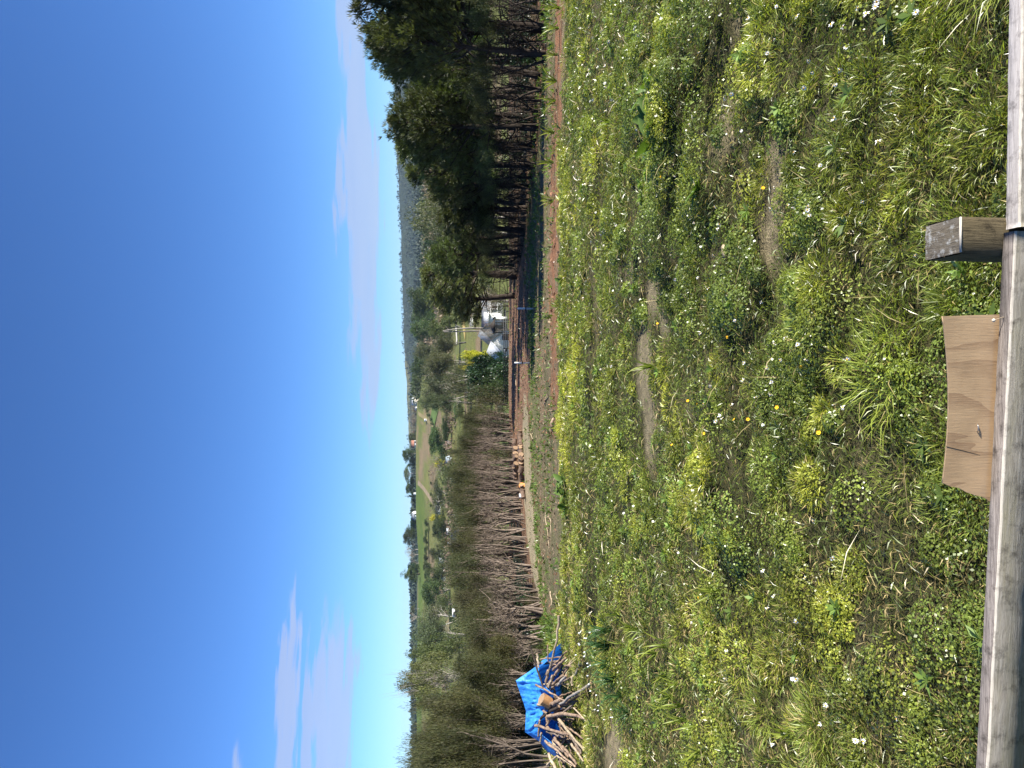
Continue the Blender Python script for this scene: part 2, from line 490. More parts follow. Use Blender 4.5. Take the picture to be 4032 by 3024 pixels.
# boundaries of the beds between lawn and trees, as seen in the photograph
def line(py, pts):
    p = np.array(pts, float)
    return np.interp(py, p[:, 0], p[:, 1])
LAWN_EDGE = [(0, 2232), (300, 2222), (600, 2212), (1000, 2208), (1500, 2210), (2000, 2216), (2300, 2218), (2440, 2200), (2560, 2150), (3024, 2120)]
def zone_colour(x, y, px, py):
    n = (fbm(x * 1.3, y * .9, 21, 4) - .5)
    n2 = (fbm(x * 4, y * 2.5, 25, 3) - .5)
    p = px + n * 26
    lawn = p > line(py, LAWN_EDGE)
    col = np.zeros(x.shape + (3,))
    dirt = np.array((.185, .145, .095)); green = np.array((.085, .110, .038)); red = np.array((.225, .120, .072))
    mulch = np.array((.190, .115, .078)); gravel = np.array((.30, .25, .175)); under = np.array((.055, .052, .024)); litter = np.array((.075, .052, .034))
    col[:] = mulch
    # far: pasture and valley floor
    far = y > 63
    # bed of dirt with weeds, wheel-marked
    bed = (p > line(py, [(0, 2150), (500, 2120), (900, 2088), (1200, 2084), (1800, 2090), (2150, 2108), (2400, 2135), (2500, 2160)]))
    t = np.clip(.22 + n2 * 1.6 + .25 * np.sin(p * .22), 0, .7)[..., None]
    col = np.where((bed & ~far)[..., None], dirt * (1 - t) + green * t * .9 + dirt * .0, col)
    row = bed & (p < line(py, [(0, 2168), (500, 2140), (900, 2112), (1200, 2106), (1800, 2112), (2150, 2128), (2400, 2150)]))
    col = np.where((row & ~far)[..., None], green * .6 + dirt * .5, col)
    edge = line(py, LAWN_EDGE)
    redb = (p > edge - 44) & (p < edge - 10) & (py < 1720) & (n2 > -.12)
    col = np.where((redb & ~far)[..., None], red, col)
    g0 = line(py, [(1600, 2063), (1800, 2054), (1900, 2057), (2100, 2074), (2250, 2094), (2380, 2127)])
    g1 = line(py, [(1600, 2074), (1750, 2088), (1900, 2093), (2100, 2106), (2250, 2119), (2380, 2129)])
    pg = px + n * 5
    gv = (pg > g0) & (pg < g1) & (py > 1560) & (py < 2380)
    col = np.where((gv & ~far)[..., None], gravel, col)
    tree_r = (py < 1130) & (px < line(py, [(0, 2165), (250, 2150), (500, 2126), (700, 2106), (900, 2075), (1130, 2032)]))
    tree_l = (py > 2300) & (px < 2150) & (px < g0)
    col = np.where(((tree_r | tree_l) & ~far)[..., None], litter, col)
    # bare patches of silt showing in the lawn
    bare = np.zeros(x.shape)
    for (bx, by, rx, ry) in [(2535, 1440, 26, 150), (2420, 2950, 34, 120), (2620, 1290, 18, 55), (2475, 1080, 16, 50), (2570, 1170, 26, 60), (3040, 900, 40, 130), (2860, 500, 30, 130), (3060, 620, 34, 110), (2900, 60, 26, 80), (2560, 1680, 22, 150)]:
        bare = np.maximum(bare, 1 - ((px - bx) / rx / 1.35) ** 2 - ((py - by) / ry / 1.35) ** 2)
    bare = np.clip(bare * 2.0 + n2 * 1.2, 0, 1)
    lawncol = under * (1 - bare[..., None]) + np.array((.225, .185, .125)) * bare[..., None]
    col = np.where(lawn[..., None], lawncol, col)
    # pasture and far slopes
    fx = fbm(x / 60, y / 60, 41, 4)[..., None]
    past = np.array((.095, .125, .035)) * (1 - fx) + np.array((.155, .150, .062)) * fx
    past = np.where((fbm(x / 25, y / 25, 45, 3) > .60)[..., None], np.array((.17, .135, .085)), past)
    col = np.where(far[..., None], past, col)
    fair = far & (y > 500) & (y < 900) & (px < line(py, [(1560, 1600), (1900, 1600), (1920, 1665), (2150, 1672), (2300, 1668), (2500, 1660)]))
    col = np.where(fair[..., None], np.array((.085, .125, .030)), col)
    wood = (y > 1000)
    wt = fbm(x / 300, y / 300, 61, 4)[..., None]
    col = np.where(wood[..., None], np.where(wt > .64, np.array((.13, .13, .06)), np.array((.030, .045, .026))), col)
    right = far & (y < 1000) & (y > 480) & (py < 1480)
    col = np.where(right[..., None], np.array((.16, .125, .085)), col)
    back = (y < 1.0)
    col = np.where(back[..., None], under * 1.3, col)
    return col, lawn & (y < 63), bare
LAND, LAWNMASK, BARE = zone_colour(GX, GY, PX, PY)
nx_, ny_ = len(XS), len(YS)
ii, jj = np.meshgrid(np.arange(nx_ - 1), np.arange(ny_ - 1))
k0 = (jj * nx_ + ii).ravel()
gb = MB()
gb.add(np.stack([GX, GY, GZ], -1).reshape(-1, 3), np.stack([k0, k0 + 1, k0 + 1 + nx_, k0 + nx_], -1))
gme = gb.mesh('ground', M['ground'], smooth=True)
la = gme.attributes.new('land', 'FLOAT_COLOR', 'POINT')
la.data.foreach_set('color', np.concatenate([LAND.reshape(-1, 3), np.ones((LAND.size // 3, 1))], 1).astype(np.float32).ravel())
tag(link('ground', gme), kind='structure')

# ------------------------------------------------------------------ trees
def unit(v):
    v = np.asarray(v, float)
    return v / (np.linalg.norm(v) + 1e-9)
def wander(p, d, length, n, wob, up=0.0):
    """a crooked limb: n+1 points from p along d"""
    pts = [np.asarray(p, float)]
    d = unit(d)
    for _ in range(n):
        d = unit(d + rng.normal(size=3) * wob + np.array([0, 0, up]))
        pts.append(pts[-1] + d * length / n)
    return np.array(pts), d
def rand_unit(n):
    v = rng.normal(size=(n, 3))
    return v / np.linalg.norm(v, axis=1, keepdims=True)
def clump(mb, centres, radius, per, size, aspect, tintlo, tinthi, flat=.75, updir=.35, warm=0.0):
    """leaf clumps: per leaves round each centre, one tint per clump"""
    centres = np.asarray(centres, float)
    N = len(centres)
    rad = np.broadcast_to(np.asarray(radius, float), (N,))
    off = rand_unit(N * per) * (rng.random((N * per, 1)) ** .45)
    off[:, 2] *= flat
    base = np.repeat(centres, per, 0) + off * np.repeat(rad, per)[:, None]
    d = off + rand_unit(N * per) * .8 + np.array([0, 0, updir])
    d /= np.linalg.norm(d, axis=1, keepdims=True) + 1e-9
    t = np.repeat(rng.uniform(tintlo, tinthi, N), per) * rng.uniform(.8, 1.2, N * per)
    col = np.stack([t * (1 + warm * rng.uniform(-1, 1, N * per)), t, t * rng.uniform(.7, 1.1, N * per)], 1)
    L = size * rng.uniform(.6, 1.4, N * per)
    mb.blades(base, d, L, L * aspect, col)
def tufts(mb, centres, dirs, per, length, width, spread, tlo, thi):
    """needle tufts: per needles fanning from each centre"""
    N = len(centres)
    d = np.repeat(dirs, per, 0) + rand_unit(N * per) * spread
    d /= np.linalg.norm(d, axis=1, keepdims=True) + 1e-9
    t = np.repeat(rng.uniform(tlo, thi, N), per) * rng.uniform(.8, 1.2, N * per)
    col = np.stack([t * 1.02, t, t * .9], 1)
    mb.blades(np.repeat(centres, per, 0), d, length * rng.uniform(.7, 1.2, N * per), np.full(N * per, width), col)
def finish(name, trunk, crown, bmat, lmat, label='', cat='tree', crown_name='crown'):
    t = thing(name, label, cat)
    if trunk is not None:
        link('trunk', trunk.mesh(name + '_trunk', bmat, smooth=True), t)
    if crown is not None:
        link(crown_name, crown.mesh(name + '_crown', lmat, tint=True), t)
    return t
def pine(h=6.0, w=2.6, clear=.32, dens=.82, lean=0.0, bare=True):
    tb, cb = MB(), MB()
    pts, _ = wander((0, 0, -.25), (lean, 0, 1), h * .97, 10, .05, .06)
    rad = np.linspace(.028, .006, 11) * h
    tb.tube(pts, rad, 7)
    cent, dirs = [], []
    nb = int(46 * dens)
    for k in range(nb):
        f = clear + (1 - clear) * (k + rng.random()) / nb
        p = pts[0] + (pts[-1] - pts[0]) * f
        p = np.array([np.interp(f * 10, range(11), pts[:, i]) for i in range(3)])
        ang = k * 2.4 + rng.normal() * .4
        prof = math.sin(min(1, (1 - f) / (1 - clear) * 1.5 + .12) * 1.45) ** 1.0
        L = w * .5 * prof * rng.uniform(.65, 1.15)
        d = (math.cos(ang), math.sin(ang), .25 + .7 * f)
        bp, bd = wander(p, d, L, 5, .14, .07)
        tb.tube(bp, np.linspace(.010, .003, 6) * h * (1.1 - .6 * f), 4, caps=False)
        for q in np.linspace(.5, 1.0, max(3, int(L * 5))):
            c = np.array([np.interp(q * 5, range(6), bp[:, i]) for i in range(3)])
            for _ in range(int(3 + 4 * q)):
                o = rng.normal(size=3) * .105 * (.5 + .5 * L)
                cent.append(c + o); dirs.append(unit(unit(bd) * .8 + unit(o) * .7 + np.array([0, 0, .7])))
    if bare:      # dead lower branches
        for k in range(14):
            f = rng.uniform(.08, clear + .1)
            p = np.array([np.interp(f * 10, range(11), pts[:, i]) for i in range(3)])
            ang = rng.uniform(0, 6.28)
            bp, _ = wander(p, (math.cos(ang), math.sin(ang), rng.uniform(-.1, .5)), w * rng.uniform(.18, .4), 4, .2)
            tb.tube(bp, np.linspace(.006, .002, 5) * h, 3, caps=False)
    tufts(cb, np.array(cent), np.array(dirs), 9, .19 * h / 6 + .05, .020 * h / 6 + .004, .7, .5, 1.5)
    return tb, cb
def kanuka(h=3.2, stems=6, spread=.5, leaf=1.0, bare=.55, lean=(0, 0), thick=1.0):
    """tall scrub: many thin crooked bare stems, feathery heads"""
    tb, cb = MB(), MB()
    cent = []
    for s in range(stems):
        a = rng.uniform(0, 6.28); r = rng.uniform(.02, .14)
        d = (math.cos(a) * spread * rng.uniform(.1, .6) + lean[0], math.sin(a) * spread * rng.uniform(.1, .6) + lean[1], 1)
        L = h * rng.uniform(.72, 1.0)
        pts, _ = wander((math.cos(a) * r, math.sin(a) * r, -.15), d, L, 9, .10, .03)
        r0 = rng.uniform(.010, .022) * h * thick
        tb.tube(pts, np.linspace(r0, r0 * .25, 10), 5, caps=False)
        for k in range(9):
            f = rng.uniform(.28, .97)
            p = np.array([np.interp(f * 9, range(10), pts[:, i]) for i in range(3)])
            ang = rng.uniform(0, 6.28)
            bl = h * rng.uniform(.10, .30) * (1.15 - .5 * f)
            bp, bd = wander(p, (math.cos(ang) * .7, math.sin(ang) * .7, .9), bl, 5, .16, .06)
            tb.tube(bp, np.linspace(r0 * .42, r0 * .10, 6), 4, caps=False)
            for j in range(5):
                q = bp[rng.integers(2, 6)]
                tp, td = wander(q, bd + rng.normal(size=3) * .55 + np.array([0, 0, .25]), bl * .5, 3, .2, .05)
                tb.tube(tp, np.linspace(r0 * .13, r0 * .05, 4), 3, caps=False)
                if tp[-1][2] > h * bare:
                    cent += [tp[-1], tp[2], tp[-1] + rng.normal(size=3) * .07 * h]
        if bare < .98:
            for _ in range(4):
                cent.append(pts[-1] + rng.normal(size=3) * .06 * h)
    cent = np.array(cent) if cent else np.zeros((0, 3))
    if len(cent):
        keep = rng.random(len(cent)) < leaf
        cent = cent[keep]
    if len(cent):
        clump(cb, cent, .050 * h, 40, .028 * h, .13, .4, 1.6, 1.9, 1.5, .15)
    else:
        clump(cb, np.array([[0, 0, h * .9]]), .05 * h, 10, .03 * h, .24, .7, 1.2)
    return tb, cb
def broad(h=10.0, w=9.0, clear=.22, n=42, per=85, leaf=.30, aspect=.55, shape='round', limbs=9, trunks=1, tlo=.6, thi=1.4, seedgap=.16):
    tb, cb = MB(), MB()
    cent, crad = [], []
    heads = []
    for s in range(trunks):
        a = rng.uniform(0, 6.28)
        d = (math.cos(a) * .18 * (trunks > 1), math.sin(a) * .18 * (trunks > 1), 1)
        pts, _ = wander((math.cos(a) * .02 * w * (trunks > 1), math.sin(a) * .02 * w * (trunks > 1), -.3), d, h * .72, 7, .07, .05)
        r0 = .024 * h / math.sqrt(trunks)
        tb.tube(pts, np.linspace(r0, r0 * .3, 8), 7)
        for k in range(limbs):
            f = rng.uniform(clear + .02, .95)
            p = np.array([np.interp(f * 7, range(8), pts[:, i]) for i in range(3)])
            ang = k * 2.4 + rng.normal() * .4
            L = w * .40 * rng.uniform(.6, 1.1)
            bp, bd = wander(p, (math.cos(ang), math.sin(ang), .75), L, 6, .18, .08)
            tb.tube(bp, np.linspace(r0 * .45, r0 * .1, 7), 5, caps=False)
            heads += [bp[3], bp[5], bp[6]]
            for j in range(3):
                tp, td = wander(bp[rng.integers(2, 6)], bd + rng.normal(size=3) * .7, L * .5, 4, .2, .1)
                tb.tube(tp, np.linspace(r0 * .18, r0 * .05, 5), 4, caps=False)
                heads += [tp[4], tp[3]]
    # crown clumps on an uneven shell round the heads of the limbs
    zc = h * (clear + 1) / 2; hz = h * (1 - clear) / 2
    lob = rng.uniform(.72, 1.12, 12)
    for k in range(n):
        u = rand_unit(1)[0]
        a = math.atan2(u[1], u[0])
        r = np.interp((a + math.pi) / 6.2832 * 12, range(13), list(lob) + [lob[0]]) * rng.uniform(.55, 1.0)
        x, y = u[0] * r * w / 2, u[1] * r * w / 2
        if shape == 'round':
            z = zc + u[2] * hz * r
        elif shape == 'flat':       # umbrella: foliage in a thick plate on top
            q = math.sqrt(rng.random()); x, y = math.cos(a) * q * w / 2 * lob[int((a + 3.14159) / 6.284 * 12) % 12], math.sin(a) * q * w / 2
            z = h * (1 - .30 * q * q) - rng.random() * h * .16
        elif shape == 'cone':
            q = rng.random() ** .7
            z = h * clear + (1 - q) * h * (1 - clear)
            x, y = math.cos(a) * q * w / 2 * rng.uniform(.6, 1), math.sin(a) * q * w / 2 * rng.uniform(.6, 1)
        else:
            z = zc + u[2] * hz
        cent.append((x, y, z)); crad.append(w * rng.uniform(.085, .17) * (.45 if shape == 'flat' else 1))
    for q in (heads if shape != 'flat' else []):
        if q[2] > h * clear and q[2] < h:
            cent.append(q); crad.append(w * rng.uniform(.07, .13))
    keep = rng.random(len(cent)) > seedgap
    cent = np.array(cent)[keep]; crad = np.array(crad)[keep]
    clump(cb, cent, crad, per, leaf, aspect, tlo, thi, .72, .3, .08)
    return tb, cb
def willow(h=9, w=8, n=70, leaf=.28):
    tb, cb = broad(h, w, .25, 18, 30, leaf, .3, 'round', 10)
    d0, c0 = [], []
    for k in range(n):
        a = rng.uniform(0, 6.28); q = rng.uniform(.3, 1)
        top = np.array([math.cos(a) * q * w / 2, math.sin(a) * q * w / 2, h * (1 - .35 * q * q) * rng.uniform(.85, 1)])
        m = int(rng.uniform(8, 20))
        drop = np.cumsum(rng.uniform(.1, .3, m)) * h / 9
        p = top - np.stack([rng.normal(size=m) * .05, rng.normal(size=m) * .05, drop], 1)
        p = p[p[:, 2] > h * .12]
        c0.append(np.repeat(p, 4, 0) + rng.normal(size=(len(p) * 4, 3)) * .06 * h / 9)
    c0 = np.concatenate(c0)
    d = rand_unit(len(c0)) * .5 + np.array([0, 0, -1.0]); d /= np.linalg.norm(d, axis=1, keepdims=True)
    t = rng.uniform(.6, 1.5, len(c0))
    cb.blades(c0, d, rng.uniform(.25, .5, len(c0)) * h / 9, np.full(len(c0), .05 * h / 9), np.stack([t, t, t * .8], 1))
    return tb, cb
def bare_tree(h=8, w=7, twigs=5, fan=.6, tbase=1):
    """leafless: limbs, branches and a haze of twigs; the twigs are the crown"""
    tb, cb = MB(), MB()
    tips = []
    for s in range(tbase):
        pts, _ = wander((rng.normal() * .1, rng.normal() * .1, -.2), (rng.normal() * .1, rng.normal() * .1, 1), h * .3, 4, .06)
        r0 = .022 * h / math.sqrt(tbase)
        tb.tube(pts, np.linspace(r0, r0 * .8, 5), 6)
        for k in range(8):
            ang = k * 2.4 + rng.normal() * .3
            bp, bd = wander(pts[rng.integers(2, 5)], (math.cos(ang) * fan, math.sin(ang) * fan, 1), h * rng.uniform(.45, .68), 7, .09, .05)
            tb.tube(bp, np.linspace(r0 * .5, r0 * .1, 8), 5, caps=False)
            for j in range(6):
                i = rng.integers(2, 8)
                sp, sdir = wander(bp[i], bd + rng.normal(size=3) * .45, h * rng.uniform(.12, .28), 4, .12, .06)
                tb.tube(sp, np.linspace(r0 * .16, r0 * .05, 5), 3, caps=False)
                for q in range(twigs):
                    tips.append((sp[rng.integers(1, 5)], unit(sdir + rng.normal(size=3) * .5)))
    b = np.array([t[0] for t in tips]); d = np.array([t[1] for t in tips])
    b = np.repeat(b, 4, 0); d = np.repeat(d, 4, 0) + rng.normal(size=(len(tips) * 4, 3)) * .3
    d /= np.linalg.norm(d, axis=1, keepdims=True)
    t = rng.uniform(.7, 1.3, len(b))
    cb.blades(b, d, rng.uniform(.06, .14, len(b)) * h, np.full(len(b), .0026 * h), np.stack([t, t, t], 1))
    return tb, cb
def shrub(h=1.5, w=1.8, n=26, per=60, leaf=.07, aspect=.4, tlo=.6, thi=1.4):
    tb, cb = MB(), MB()
    for k in range(7):
        a = rng.uniform(0, 6.28)
        p, _ = wander((0, 0, -.05), (math.cos(a) * .6, math.sin(a) * .6, 1), h * .8, 4, .15)
        tb.tube(p, np.linspace(.014, .005, 5) * h, 4, caps=False)
    u = rand_unit(n) * (rng.random((n, 1)) ** .3)
    c = u * np.array([w * .45, w * .45, h * .42]) + np.array([0, 0, h * .52])
    clump(cb, c, w * .15, per, leaf, aspect, tlo, thi, .9, .4, .12)
    return tb, cb
# one of each kind, copied and fitted to where each stands
PROTO = {}
def proto(key, maker, bmat, lmat, name='tree', crown_name='crown'):
    tb, cb = maker
    me_t = tb.mesh(name + '_trunk', M[bmat], smooth=True) if tb.v else None
    me_c = cb.mesh(name + '_crown', M[lmat], tint=True)
    vv = np.concatenate(cb.v)
    zmax = float(np.percentile(vv[:, 2], 99.3))
    wid = float(np.percentile(vv[:, 0], 99) - np.percentile(vv[:, 0], 1))
    PROTO[key] = (name, me_t, me_c, zmax, wid, crown_name)
def plant_tree(key, x, y, h, label, cat='tree', group=None, width=None, rz=None, z=None):
    name, mt, mc, zm, wid, cn_ = PROTO[key]
    o = thing(name, label, cat, (x, y, H(x, y) if z is None else z), group, rng.uniform(0, 6.28) if rz is None else rz)
    s = h / zm
    sw = s if width is None else width / wid
    o.scale = (sw, sw, s)
    if mt is not None:
        link('trunk', mt, o)
    link(cn_, mc, o)
    return o
def tree_px(key, py, top, d, label, wpx=None, cat='tree', group=None, rz=None, base=None):
    """tree at distance d whose top reaches photo column px = top"""
    p = at(top, py, d)
    g = H(p.x, p.y) if base is None else base
    return plant_tree(key, p.x, p.y, max(.3, p.z - g), label, cat, group, None if wpx is None else wpx * d / FPX, rz)

proto('pineA', pine(6, 3.0, .42), 'bark_dark', 'pine', 'pine_tree')
proto('pineB', pine(6, 3.4, .46, .85, .05), 'bark_dark', 'pine', 'pine_tree')
proto('pineC', pine(6, 2.6, .38, .95, -.06), 'bark_dark', 'pine', 'pine_tree')
proto('kanA', kanuka(3.2, 5, .75, .75, .78), 'bark_kanuka', 'kanuka', 'kanuka_tree')
proto('kanB', kanuka(3.2, 6, .5, .75, .76), 'bark_kanuka', 'kanuka', 'kanuka_tree')
proto('kanC', kanuka(3.2, 4, 1.1, .75, .74), 'bark_kanuka', 'kanuka', 'kanuka_tree')
proto('kanD', kanuka(3.2, 6, .4, .75, .80), 'bark_kanuka', 'kanuka', 'kanuka_tree')
proto('kanFull', kanuka(3.4, 9, .55, .9, .46, thick=.55), 'bark_kanuka', 'kanuka', 'kanuka_tree')
proto('kanFull2', kanuka(3.4, 10, .40, .9, .52, thick=.55), 'bark_kanuka', 'kanuka', 'kanuka_tree')
proto('kanDark', kanuka(3.2, 6, .30, .5, .80), 'bark_dark', 'pine', 'kanuka_tree')
proto('kanDark2', kanuka(3.2, 6, .4, .5, .75), 'bark_dark', 'pine', 'kanuka_tree')
proto('kanBack', kanuka(3.2, 10, .4, .8, .70), 'bark_dark', 'kanuka', 'kanuka_tree')
proto('broadA', broad(10, 10, .16), 'bark_grey', 'broad', 'broadleaf_tree')
proto('broadB', broad(10, 9, .24, 34, 90, .30, .5, 'round', 8, 2), 'bark_grey', 'broad', 'broadleaf_tree')
proto('broadC', broad(10, 12, .12, 50, 80, .32, .55), 'bark_dark', 'broad', 'broadleaf_tree')
proto('gumA', broad(12, 9, .30, 30, 75, .26, .35, 'round', 11, 2, .6, 1.5, .28), 'bark_pale', 'gum', 'gum_tree')
proto('gumB', broad(12, 10, .36, 26, 85, .28, .35, 'round', 10, 3, .6, 1.5, .3), 'bark_grey', 'gum', 'gum_tree')
proto('darkA', broad(7, 7, .06, 60, 110, .26, .6, 'round', 9, 1, .6, 1.5, .05), 'bark_dark', 'dark', 'evergreen_tree')
proto('cone', broad(9, 5, .05, 60, 80, .22, .35, 'cone', 8), 'bark_dark', 'pine', 'conifer_tree')
proto('flat', broad(9, 12, .62, 190, 75, .24, .4, 'flat', 14, 3, .5, 1.2, .1), 'bark_grey', 'pine', 'macrocarpa_tree')
proto('willow', willow(), 'bark_dark', 'willow', 'willow_tree')
proto('bareA', bare_tree(8, 7, 5, .55, 2), 'bark_grey', 'scrub', 'bare_tree', 'twigs')
proto('bareB', bare_tree(8, 6, 6, .4, 1), 'bark_pale', 'scrub', 'bare_tree', 'twigs')
proto('wattle', broad(6, 6, .1, 40, 80, .22, .6, 'round', 8, 2, .7, 1.4, .1), 'bark_dark', 'wattle', 'wattle_tree')
proto('shrubG', shrub(), 'bark_dark', 'broad', 'green_shrub', 'foliage')
proto('shrubK', shrub(1.6, 2.0, 26, 60, .08, .3, .6, 1.4), 'bark_dark', 'kanuka', 'scrub_bush', 'foliage')
proto('shrubShade', shrub(1.6, 2.0, 26, 60, .08, .3, .6, 1.4), 'bark_dark', 'dark', 'shade_bush', 'foliage')  # foliage coloured dark to put shade into hedge gaps and under the pines
proto('shrubB', shrub(1.5, 1.9, 20, 70, .12, .07, .7, 1.3), 'bark_grey', 'scrub', 'twiggy_bush', 'twigs')

# ------------------------------------------------------------------ the dark pines on the right (top of the sideways photo)
RBASE = [(-400, 2190), (0, 2168), (250, 2152), (500, 2130), (700, 2108), (900, 2076), (1050, 2045), (1150, 2030)]
def edge_d(py, table):
    return ground(line(py, table), py).y
pines = [('pineC', -120, 1370, 23, 330), ('pineA', 62, 1392, 24, 340), ('pineB', 172, 1438, 23.4, 250), ('pineC', 268, 1528, 26, 210),
         ('pineA', 360, 1604, 28, 220), ('pineB', 472, 1520, 27.5, 270), ('pineC', 552, 1562, 30, 220), ('pineA', 630, 1600, 32, 200), ('pineB', 722, 1682, 34, 200),
         ('pineC', 808, 1738, 36, 190), ('pineA', 902, 1722, 40, 210), ('pineB', 988, 1692, 44, 220), ('pineA', 1078, 1662, 48, 290), ('pineC', 1158, 1716, 51, 170)]
for i, (k, py, top, d, w) in enumerate(pines):
    n = len(pines) - 1 - i
    lab = 'pine at the front of the dark stand, %s from the white house clearing' % ORD[n]
    if i == 13:
        lab = 'outermost pine of the dark stand, beside the clearing'
    tree_px(k, py, top, d, lab, w, group='pines along the shaded edge')
tops = [(p[1], p[2]) for p in pines]
k = 0
for py in range(-40, 1060, 120):
    d = edge_d(py, RBASE) + 8
    tree_px(['pineC', 'pineA', 'pineB'][k % 3], py, line(py, tops) + rng.uniform(25, 80), d,
            'shaded pine in the second rank of the dark stand, %s along towards the clearing' % ORD[k], 300 * 27 / d, group='pines behind the shaded edge')
    k += 1
k = 0
for py in range(-60, 1100, 130):
    d = edge_d(py, RBASE) + 15
    tree_px(['broadC', 'pineB'][k % 2], py, line(py, tops) + rng.uniform(90, 160), d,
            'dark tree deep in the pine stand, %s along towards the clearing' % ORD[k], 420 * 27 / d, group='trees deep in the pine stand')
    k += 1
k = 0
py = -110.0
while py < 1120:
    d = edge_d(py, RBASE) + rng.uniform(.4, 3.0)
    base = line(py, RBASE)
    tree_px(['kanDark', 'kanDark2'][k % 2], py, base - rng.uniform(270, 350) * 24 / d, d,
            'thin dark-stemmed scrub tree under the pines, %s along towards the clearing' % ORD[k], rng.uniform(130, 190) * 24 / d, group='scrub stems under the pines')
    py += rng.uniform(42, 62) * 27 / d
    k += 1
k = 0
for py in range(-30, 1080, 75):
    d = edge_d(py, RBASE) + rng.uniform(4.5, 7.5)
    tree_px('shrubShade', py, line(py, RBASE) - rng.uniform(120, 240) * 26 / d, d, 'brush coloured dark as shade under the pines, %s clump towards the clearing' % ORD[k], rng.uniform(150, 220) * 26 / d, 'shrub', 'brush under the pines')
    k += 1

# ------------------------------------------------------------------ kanuka hedge of bare stems on the left (bottom of the sideways photo)
LBASE = [(1600, 2004), (1640, 2010), (1750, 2024), (1850, 2036), (1950, 2052), (2100, 2070), (2200, 2082), (2300, 2104), (2380, 2132), (2450, 2140), (2600, 2146), (2800, 2160), (3024, 2180), (3400, 2200)]
LTOP = [(1600, 1870), (1640, 1835), (1700, 1785), (1760, 1772), (1850, 1762), (1950, 1760), (2050, 1765), (2120, 1788), (2200, 1740), (2290, 1742), (2340, 1768), (2420, 1790), (2480, 1785), (2560, 1805), (2650, 1800), (2730, 1775), (2800, 1695), (2870, 1632), (2950, 1600), (3024, 1606), (3400, 1600)]
py, k = 1662.0, 0
while py < 3250:
    d = edge_d(py, LBASE)
    full = py > 2560
    key = (['kanFull', 'kanFull2', 'kanA'] if full else ['kanA', 'kanB', 'kanC', 'kanD'])[k % (3 if full else 4)]
    tree_px(key, py, line(py, LTOP) + rng.uniform(-28, 55), d,
            ('leafy olive kanuka tree behind the blue tarp, %s of the hedge from the house end' if full else 'bare-stemmed kanuka at the front of the hedge, %s from the house end') % ORD[k],
            (rng.uniform(150, 200) if full else rng.uniform(120, 165)) * min(1.2 if full else 1.6, 30 / d), group='kanuka hedge, front rank')
    py += rng.uniform(30, 80) * (1.1 if full else 1) * min(1.5, 30 / d)
    k += 1
py, k = 1640.0, 0
while py < 3300:
    d = edge_d(py, LBASE) + rng.uniform(1.6, 2.8)
    key = (['kanFull2', 'kanFull'] if py > 2560 else ['kanB', 'kanBack', 'kanD'])[k % (2 if py > 2560 else 3)]
    tree_px(key, py, line(py, LTOP) + rng.uniform(0, 30), d, 'kanuka tree in the second rank of the hedge, %s from the house end' % ORD[k],
            rng.uniform(150, 200) * min(1.15 if py > 2560 else 1.7, 30 / d), group='kanuka hedge, second rank')
    py += rng.uniform(58, 78) * min(1.5, 30 / d)
    k += 1
py, k = 1640.0, 0
while py < 3300:
    d = edge_d(py, LBASE) + rng.uniform(4.2, 5.4)
    tree_px(['kanBack', 'kanFull'][(k % 2) if py > 2500 else 0], py, line(py, LTOP) + rng.uniform(15, 50), d, 'shaded kanuka tree at the back of the hedge, %s from the house end' % ORD[k],
            rng.uniform(170, 210) * min(1.15 if py > 2560 else 1.7, 30 / d), group='kanuka hedge, back rank')
    py += rng.uniform(75, 95) * min(1.5, 30 / d)
    k += 1
k = 0
for py in range(1640, 3200, 62):
    d = edge_d(py, LBASE) + rng.uniform(2.6, 4.0)
    tree_px('shrubShade', py, line(py, LBASE) - rng.uniform(110, 210) * min(1.6, 28 / d), d, 'bush coloured dark as shade between the kanuka stems, %s from the house end' % ORD[k],
            rng.uniform(150, 210) * min(1.6, 28 / d), 'shrub', 'bushes inside the kanuka hedge')
    k += 1
# green bush standing in front of the stems, low growth at the hedge foot
for (py, top, d, w, lab) in [(1790, 1905, 46, 60, 'yellow-green upright bush among the bare kanuka stems above the firewood'),
                             (1650, 1880, 56, 120, 'olive bush at the house end of the kanuka hedge'),
                             (1600, 1850, 60, 110, 'dense olive scrub bush between the mulch and the dark evergreen'),
                             (1570, 1800, 72, 130, 'tall olive scrub beside the dark evergreen behind the fence'),
                             (2560, 2070, 20, 90, 'small yellow-green bush at the foot of the kanuka beside the tarp'),
                             (2380, 2060, 26, 80, 'brown-green bush at the near end of the gravel track')]:
    tree_px('shrubK', py, top, d, lab, w, 'shrub')

